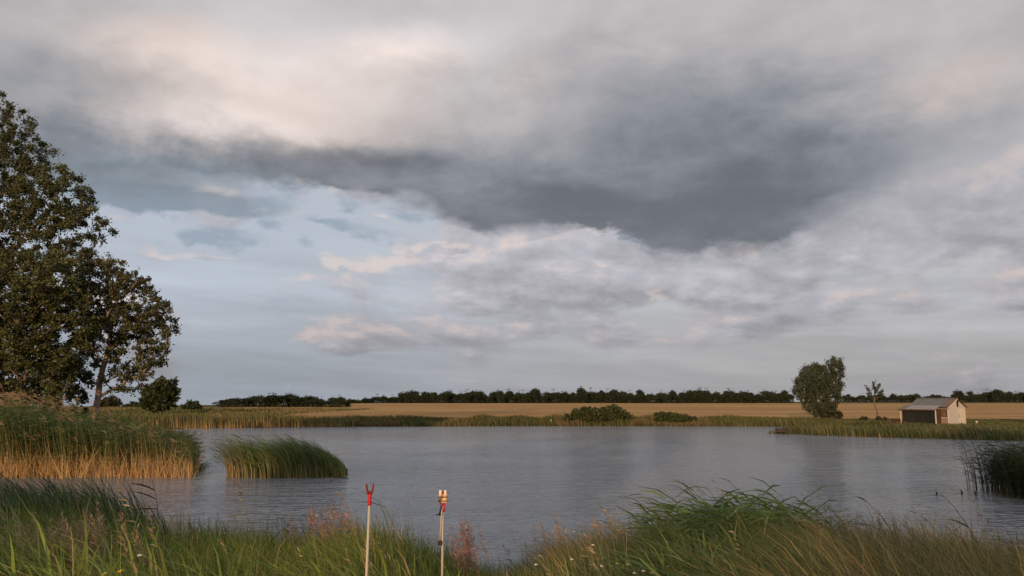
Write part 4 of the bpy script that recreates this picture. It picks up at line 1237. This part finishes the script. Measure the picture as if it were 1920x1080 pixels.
# dead flowering stalks sticking out of the sward
x, y, px, zb, room = fore_points(70, 4.5, 12)
m = len(x)
h = np.clip(room * RNG.uniform(.8, 1.2, m), .3, 1.6)
st_ = np.stack([x, y, zb - .02], 1); ln_ = np.stack([-(.1 + .35 * RNG.random(m)) * h, RNG.normal(0, .15, m) * h], 1)
BG_.add(st_, h, np.full(m, .006), ln_, tones(m, (.26, .20, .10), .25), tones(m, (.36, .27, .15), .25), S=4, curl=1.6)
for q in range(9):
    tk = 1 - .025 * q
    p = st_.copy(); p[:, :2] += ln_ * tk ** 1.6; p[:, 2] += h * (tk - .22 * np.minimum(np.linalg.norm(ln_, axis=1) / h, 1.5) * tk ** 2)
    d = np.stack([-RNG.uniform(.1, 1, m), RNG.normal(0, .4, m), RNG.uniform(.2, 1, m)], 1); d /= np.linalg.norm(d, axis=1)[:, None]
    BG_.leaves(p, d, RNG.normal(0, 1, (m, 3)), RNG.uniform(.03, .07, m), np.full(m, .010), tones(m, (.36, .26, .15), .25), .2)
sw = obj('grass', BG_.mesh('bank_grass')); tag(sw, 'lush tall yellow green grass covering the near bank', 'grass', kind='stuff')

# broad dark sedge at the left
BS = Blades()
x, y, px, zb, room = fore_points(10500, 8.5, 22, -260, 335)
m = len(x)
h, ok = pick(RNG.uniform(1.1, 2.0, m), room * 1.1, .3)
k = ok & (RNG.random(m) < np.where(px > 250, .5, 1))
lean = np.stack([-(.22 + .55 * RNG.random(m)) * h, RNG.normal(0, .16, m) * h], 1)
c = tones(m, (.050, .088, .034), .30, .07); old = RNG.random(m) < .05
c[old] = tones(int(old.sum()), (.30, .26, .12), .2)
BS.add(np.stack([x, y, zb - .02], 1)[k], (h * 1.16)[k], RNG.uniform(.018, .040, m)[k], lean[k], (c * .9)[k], c[k], S=5, curl=2.0, droop=.16, face=RNG.normal(0, .9, m)[k])
sg = obj('sedge', BS.mesh('sedge')); tag(sg, 'dark green sedge leaning over the water at the near left shore', 'sedge', kind='stuff')

# reeds on the right of the near bank
BRR = Blades()
x, y, px, zb, room = fore_points(1900, 8.2, 13.6, 1235, 1590)
m = len(x)
bell = np.exp(-((px - 1410) / 130.0) ** 2)
h, ok = pick(RNG.uniform(.8, 1.85, m), room * np.where(RNG.random(m) < .15, 1.10, .97), .45)
k = ok & (RNG.random(m) < .25 + .75 * bell)
reed_plants(BRR, np.stack([x, y, zb - .02], 1)[k], h[k], 9, .009, .027, .44, .20, .10, np.array((.105, .165, .050)), straw=np.array((.16, .15, .06)), leafdown=.15, sd=.26)
rr = obj('reeds', BRR.mesh('near_reeds')); tag(rr, 'thick stand of green leafy reeds on the near right bank', 'reeds', kind='stuff')

# dry wispy grass on the right
BT = Blades()
x, y, px, zb, room = fore_points(10500, 4.2, 12.5, 1520, 2060)
m = len(x)
h, ok = pick(RNG.uniform(.75, 1.4, m), room * 1.18, .25)
lean = np.stack([-(.15 + .75 * RNG.random(m) + .5 * (vnoise(x, y, .45, 51) - .5)) * h + RNG.normal(0, .16, m) * h, RNG.normal(0, .22, m) * h], 1)
c = np.where((RNG.random(m) < .15 + .75 * vnoise(x, y, .6, 52))[:, None], tones(m, (.36, .27, .12), .28), tones(m, (.13, .145, .048), .28))
BT.add(np.stack([x, y, zb - .02], 1)[ok], (h * 1.12)[ok], RNG.uniform(.005, .012, m)[ok], lean[ok], (c * .8)[ok], c[ok], S=5, curl=2.1, droop=.16)
x, y, px, zb, room = fore_points(5200, 8.0, 12.5, 1070, 1300)
m = len(x)
h, ok = pick(RNG.uniform(.7, 1.2, m), room * 1.0, .25)
lean = np.stack([-(.30 + .5 * RNG.random(m)) * h, RNG.normal(0, .2, m) * h], 1)
c = np.where((RNG.random(m) < .7)[:, None], tones(m, (.27, .190, .088), .25), tones(m, (.12, .12, .042), .25))
BT.add(np.stack([x, y, zb - .02], 1)[ok], (h * 1.1)[ok], RNG.uniform(.005, .010, m)[ok], lean[ok], (c * .8)[ok], c[ok], S=5, curl=1.9, droop=.14)
dg = obj('dry_grass', BT.mesh('dry_grass')); tag(dg, 'tan seeding grass swept sideways by the wind on the near right bank', 'grass', kind='stuff')


def base_at(px, Y): return gp(px, Y)


# tufts with loose seed heads, each a plant of its own
def tuft(label, px, Y, n, spread, top_row, col_head, col_stem, lean=.2, headlen=.22):
    b_ = base_at(px, Y)
    r_ = empty('seeding_grass', b_); tag(r_, label, 'grass tuft')
    zt = at(px, top_row, Y)[2] - b_[2]
    base = np.stack([RNG.normal(0, spread, n), RNG.normal(0, spread, n), np.full(n, -.03)], 1)
    h = zt * RNG.uniform(.62, 1.0, n)
    ln = np.stack([-(lean * RNG.uniform(.3, 1.4, n)) * h + base[:, 0] * .4, RNG.normal(0, .08, n)], 1)
    st = Blades(); st.add(base, h, np.full(n, .0045), ln, tones(n, np.array(col_stem) * .8, .2), tones(n, col_stem, .2), S=4, curl=1.8)
    obj('stems', st.mesh('tuft_stems'), r_)['kind'] = 'stuff'
    hd = Blades()
    tip = base.copy(); tip[:, :2] += ln; l2 = np.linalg.norm(ln, axis=1) / h; tip[:, 2] += h * (1 - .22 * np.minimum(l2, 1.5))
    for q in range(16):
        u = q / 16
        p = tip.copy(); p[:, 2] -= headlen * u; p[:, 0] += headlen * u * .25
        d = np.stack([RNG.normal(-.35, .5, n), RNG.normal(0, .5, n), RNG.uniform(.2, 1.0, n)], 1); d /= np.linalg.norm(d, axis=1)[:, None]
        hd.leaves(p, d, RNG.normal(0, 1, (n, 3)), RNG.uniform(.025, .075, n) * (.5 + u), np.full(n, .0095), tones(n, col_head, .25), .1, 2)
    obj('seed_head', hd.mesh('tuft_heads'), r_)['kind'] = 'stuff'


tuft('rosy seeding grass tuft just left of the forked rod rest', 632, 8.6, 60, .14, 928, (.34, .19, .13), (.24, .17, .08), .18)
tuft('faint pinkish grass tuft left of the rosy one', 598, 9.2, 26, .12, 946, (.30, .18, .13), (.22, .17, .08), .2)
tuft('slim upright reddish grass tuft right of the rod rests', 880, 7.6, 44, .06, 950, (.31, .185, .14), (.20, .15, .07), .06, .30)
tuft('large tan pink grass tuft low on the left bank', 165, 6.3, 110, .17, 938, (.36, .245, .150), (.26, .20, .09), .10)
tuft('smaller tan grass tuft right of the large pink one', 205, 6.9, 46, .12, 945, (.33, .235, .13), (.24, .2, .09), .15)
tuft('brownish seeding tuft crowning the dry patch right of the gap', 1150, 10.2, 80, .35, 950, (.33, .225, .125), (.26, .20, .09), .3)
tuft('straw coloured tuft left of the leafy reeds', 1230, 10.6, 54, .3, 946, (.32, .23, .12), (.24, .19, .08), .3)
tuft('pale fluffy grass tuft right of the leafy reeds', 1600, 9.0, 60, .22, 945, (.36, .25, .16), (.27, .20, .10), .35)
tuft('second pale grass tuft farther right, bowed by the wind', 1700, 8.6, 60, .25, 952, (.35, .25, .15), (.27, .20, .10), .4)


# single reed stalks that stand clear of the mass
def stalk(label, tip, foot_px, Y, nl=5, col=(.055, .075, .030), lw=.020, group=None):
    b_ = base_at(foot_px, Y)
    r_ = empty('reed_stalk', b_); tag(r_, label, 'reed stalk', group)
    T = at(tip[0], tip[1], Y) - b_
    pts = []
    for t_ in np.linspace(0, 1, 8):
        pts.append(np.array([T[0] * t_ ** 2.3, .05 * math.sin(t_ * 2), T[2] * (1.0 - (1 - t_) ** 1.12)]))
    MB().tube(pts, list(np.linspace(.008, .0028, 8)), 5).build('stem', mat_stem, r_, True)
    for q in range(nl):
        t_ = .42 + .55 * q / max(1, nl - 1)
        i_ = min(6, int(t_ * 7)); p = pts[i_] + (pts[i_ + 1] - pts[i_]) * (t_ * 7 - i_)
        d = np.array([-RNG.uniform(.7, 1.0), RNG.normal(0, .3), RNG.uniform(.05, .75)]); d /= np.linalg.norm(d)
        B_ = Blades()
        B_.leaves(p[None], d[None], np.array([[.1, RNG.normal(.5, .4), .8]]), np.array([RNG.uniform(.22, .38)]), np.array([lw * RNG.uniform(.7, 1.1)]), tones(1, col, .15), RNG.uniform(.1, .4), 4)
        obj('leaf', B_.mesh('reed_leaf'), r_)


mat_stem = solid('reed_stem', (.11, .12, .05), .6, .2, 9)
SG = 'reed stalks standing clear against the water'
for lab, tip, foot, Y_, nl in [
    ('long thin reed stalk bowing over the water above the brown patch', (1108, 930), 1178, 10.8, 3), ('slender reed stalk next right of the bowing one', (1198, 922), 1262, 11.2, 3),
    ('reed stalk at the left end of the leafy stand', (1288, 918), 1345, 11.4, 5), ('reed stalk second from the left end of the leafy stand', (1326, 912), 1380, 11.2, 5),
    ('tallest dark reed stalk crowning the leafy stand', (1368, 900), 1440, 11.0, 6), ('reed stalk close right of the tallest one', (1424, 924), 1480, 10.8, 6),
    ('reed stalk with drooping leaves on the right slope of the stand', (1462, 926), 1522, 10.6, 6), ('lone reed stalk arching at the right end of the stand', (1540, 962), 1594, 9.8, 4),
    ('bent brown stalk rising from the pale tufts', (1622, 936), 1700, 9.2, 3), ('tall thin stalk leaning across the water before the dark clump', (1768, 926), 1842, 8.8, 3),
    ('short stalk low on the right above dry grass', (1640, 985), 1690, 8.6, 3)]:
    stalk(lab, tip, foot, Y_, nl, group=SG)
stalk('stout dark leafed reed at the tip of the left sedge', (282, 900), 312, 9.5, 7, (.05, .07, .034), .034, SG)
stalk('dark reed stalk behind the forked rod rest, bowing left', (708, 938), 752, 6.4, 3, (.06, .08, .03), .012, SG)
stalk('thin reed stalk crossing just right of the forked rod rest', (718, 948), 768, 6.8, 3, (.06, .08, .03), .012, SG)
# upright dark spears in the gap
for i_, (px, top, Y_, lab) in enumerate([(990, 1012, 8.4, 'first short dark spear leaf in the gap, tilted left'), (1000, 1008, 8.4, 'second short dark spear leaf in the gap'), (1020, 1010, 8.2, 'third dark spear leaf, straight and upright'),
                                         (1034, 1006, 8.2, 'pair of dark upright spear leaves, tallest of the gap'), (1044, 1012, 8.3, 'last dark spear leaf before the brown patch')]):
    b_ = base_at(px, Y_); r_ = empty('iris_plant', b_); tag(r_, lab, 'water plant')
    zt = at(px, top, Y_)[2] - b_[2]
    for q in range(2 if i_ != 3 else 3):
        B_ = Blades()
        B_.add(np.array([[RNG.normal(0, .02), RNG.normal(0, .02), -.02]]), np.array([zt * (1 - .16 * q)]), np.array([.020]), np.array([[-.10 * zt if i_ < 2 else -.02, .02]]), tones(1, (.045, .06, .03), .1), tones(1, (.035, .05, .03), .1), S=4, face=np.array([RNG.normal(0, .3)]))
        obj('leaf', B_.mesh('spear_leaf'), r_)


# broad leafed weeds
def weed(label, px, Y, top, n, ll, col):
    b_ = base_at(px, Y); r_ = empty('leafy_weed', b_); tag(r_, label, 'plant')
    zt = at(px, top, Y)[2] - b_[2]
    MB().tube([(0, 0, -.03), (-.02, 0, zt * .5), (-.06, .01, zt)], [.008, .007, .004], 6).build('stem', mat_stem, r_, True)
    for q in range(n):
        t_ = .25 + .73 * q / n
        a = q * 2.4
        p = np.array([-.06 * t_ * t_, 0, zt * t_]); d = np.array([math.cos(a) - .3, math.sin(a), .45]); d /= np.linalg.norm(d)
        B_ = Blades()
        L2 = ll * (1.15 - .6 * t_) * RNG.uniform(.85, 1.15)
        B_.leaves(p[None], d[None], np.array([[0, 0, 1.0]]), np.array([L2]), np.array([L2 * .30]), tones(1, col, .15), .45, 5)
        obj('leaf', B_.mesh('weed_leaf'), r_)


weed('leafy dark green weed at the middle of the left bank', 275, 6.6, 985, 14, .22, (.075, .095, .028))
weed('narrow leafed weed rising above the grass left of the tufts', 520, 8.2, 978, 14, .16, (.060, .085, .028))
weed('bushy green weed behind the forked rod rest', 668, 7.6, 985, 12, .16, (.075, .10, .03))
weed('broad leafed weed beneath the right rod rest', 790, 7.0, 1000, 12, .18, (.085, .11, .032))

# flowers
M_PETAL = solid('white_petals', (.72, .70, .62), .8, .1, 20); M_YEL = solid('yellow_petals', (.72, .50, .04), .7, .1, 20)


def umbel(label, px, py, Y, r=.028, yellow=False, group=None):
    c_ = at(px, py, Y); g_ = base_at(px, Y)
    root = empty('yellow_flower' if yellow else 'yarrow', g_); tag(root, label, 'flower', group)
    T = c_ - g_
    MB().tube([(0, 0, -.02), T * .5 + [.01, 0, 0], T], [.003, .0028, .002], 5).build('stem', mat_stem, root, True)
    hb = MB()
    for q in range(5 if yellow else 9):
        a = q * 2.4; rr_ = r * math.sqrt((q + .4) / (5 if yellow else 9))
        o_ = T + [rr_ * math.cos(a), rr_ * math.sin(a), .006 * math.cos(rr_ / r * 1.5)]
        hb.tube([o_, o_ + [0, 0, .007]], [r * .28, r * .33], 7)
    hb.build('flower_head', M_YEL if yellow else M_PETAL, root)


for px, py, Y_, lab in [(1128, 1063, 6.0, 'white yarrow head low in the dry patch, leftmost of the bunch'), (1157, 1058, 6.1, 'white yarrow head, largest of the bunch in the dry patch'), (1178, 1060, 6.1, 'white yarrow head beside the largest of the bunch'),
                        (1206, 1072, 5.8, 'white yarrow head near the bottom of the dry patch'), (1222, 1076, 5.8, 'white yarrow head at the right end of the bunch'), (1190, 1076, 5.7, 'lowest white yarrow head of the bunch'),
                        (1072, 1050, 6.6, 'small white flower alone beside the gap'), (1005, 1060, 6.6, 'small white flower at the left of the gap'), (1252, 1064, 6.2, 'lone white flower under the leafy reeds'),
                        (1112, 1023, 7.4, 'tiny white flower high on the brown patch'), (1076, 998, 8.4, 'tiny white flower at the top left of the brown patch'),
                        (262, 1043, 5.2, 'single white flower in the grass right of the pink tuft')]:
    umbel(lab, px, py, Y_, .0125)
umbel('bright yellow flower at the lower left in the grass', 227, 1073, 4.6, .014, True)
umbel('smaller yellow flower left of the bright one', 198, 1077, 4.6, .009, True)
# ------------------------------------------------------------------ rod rests
M_POLE = solid('pale_pole', (.52, .46, .38), .5, .22, 14, 0, .5, (1, 1, .15))
M_RED = solid('red_plastic', (.62, .022, .045), .4, .08, 20, 0, .5)
M_SHADERED = solid('shaded_red', (.17, .02, .018), .6, .1, 20)  # shade on the red fork put into a darker red
M_BLK = solid('black_plastic', (.012, .012, .013), .45, .2, 20, 0, .5)
M_TAN = solid('tan_plastic', (.74, .54, .34), .5, .08, 20, 0, .4)
M_BAND = solid('brown_band', (.28, .10, .025), .55, .1, 20)
M_CREAM = solid('cream_plastic', (.85, .79, .66), .45, .06, 20, 0, .4)
M_DBRN = solid('dark_brown_clamp', (.045, .025, .018), .5, .2, 20, 0, .4)

Y0 = 4.1
g_ = gp(687, Y0)
rest = empty('rod_rest', g_); tag(rest, 'pale pole with a red forked rod rest head, stuck in the bank', 'rod rest')
k = Y0 / F
top = at(692.5, 945, Y0) - g_; foot = at(686, 1110, Y0) - g_; foot = foot + (foot - top) / np.linalg.norm(foot - top) * (foot[2] + .08)
ax = (top - foot) / np.linalg.norm(top - foot)
MB().tube([foot, foot + (top - foot) * .55, top + ax * .004], [.0072, .0068, .0062], 12).build('pole', M_POLE, rest, True)
soc = MB(); soc.tube([top - ax * .006, top + ax * .018, top + ax * .036, top + ax * .046], [.0092, .0086, .0095, .0125], 12); so = soc.build('socket', M_RED, rest, True)
MB().tube([top + ax * .0005, top + ax * .005], [.0102, .0102], 12).build('collar', M_RED, so, True)
ft = top + ax * .044
for s_ in (-1, 1):
    MB().tube([ft, ft + np.array([s_ * .010, 0, .012]), ft + np.array([s_ * .0145, 0, .030]), ft + np.array([s_ * .0165, 0, .050]), ft + np.array([s_ * .0185, 0, .0555])], [.0075, .0060, .0050, .0044, .0026], 8).build('prong', M_SHADERED if s_ < 0 else solid('half_shaded_red', (.26, .02, .025), .6, .1, 20), rest, True)  # each prong has its own depth of shade in the colour
MB().tube([ft + np.array([-.008, 0, .010]), ft + np.array([0, 0, .014]), ft + np.array([.008, 0, .010])], .006, 8).build('fork_web', M_SHADERED, rest, True)

Y1 = 5.0
g_ = gp(827, Y1)
r2 = empty('rod_rest', g_); tag(r2, 'rod rest with striped tan clip head and black bracket on twin poles', 'rod rest')
A_ = lambda px, py, dy=0.0: at(px, py, Y1 + dy) - g_
foot = A_(829.5, 1058); foot = foot + np.array([0, 0, -1.0]) * max(0, foot[2] + .05) * .98
MB().tube([foot, A_(829.5, 1040), A_(830, 990), A_(830.5, 948)], [.0068, .0066, .0060, .0055], 10).build('pole', M_POLE, r2, True)
MB().tube([A_(824.5, 1020, -.012), A_(826, 992, -.012), A_(828, 962, -.012), A_(828.5, 950, -.012)], [.0044, .0046, .0050, .0050], 10).build('prop', M_POLE, r2, True)
MB().tube([A_(832, 960), A_(832, 952), A_(832, 944)], [.0085, .0088, .0098], 12).build('socket', M_RED, r2, True)
MB().tube([A_(829.5, 947), A_(830, 943)], [.012, .016], 10).build('neck', M_RED, r2, True)
hd = MB(); c_ = A_(830.5, 934); w_, h_ = 15.5 * Y1 / F, 15 * Y1 / F
hd.box(c_, (w_, .030, h_), 0, .006); head = hd.build('clip_head', M_TAN, r2)
for py in (931.5, 939.0):
    MB().box(A_(830.5, py), (w_ * 1.06, .0335, 2.6 * Y1 / F), 0, .006).build('band', M_BAND, head)
for px in (825.8, 835.2):
    e_ = MB(); e_.box(A_(px, 923.5), (4.4 * Y1 / F, .022, 8.5 * Y1 / F), 0, .003); e_.build('ear', M_CREAM, r2)
MB().box(A_(830.5, 924.5), (4.2 * Y1 / F, .012, 4.5 * Y1 / F)).build('gripper', M_RED, r2)
MB().tube([A_(827.4, 948, -.02), A_(826.2, 955, -.02), A_(824.2, 964, -.02)], .0048, 6).build('bracket_arm', M_BLK, r2, True)
MB().tube([A_(817.8, 965, -.02), A_(827, 965.2, -.02)], .0034, 6).build('bracket_foot', M_BLK, r2, True)
MB().box(A_(824.8, 1018, -.012), (6.6 * Y1 / F, .022, 8.4 * Y1 / F), R(6), .004).build('clamp', M_DBRN, r2)
MB().prism([A_(821, 1039, -.02), A_(823.6, 1040, -.02), A_(824.8, 1033, -.02)], (0, 1, 0), .010).build('spike', M_BLK, r2)
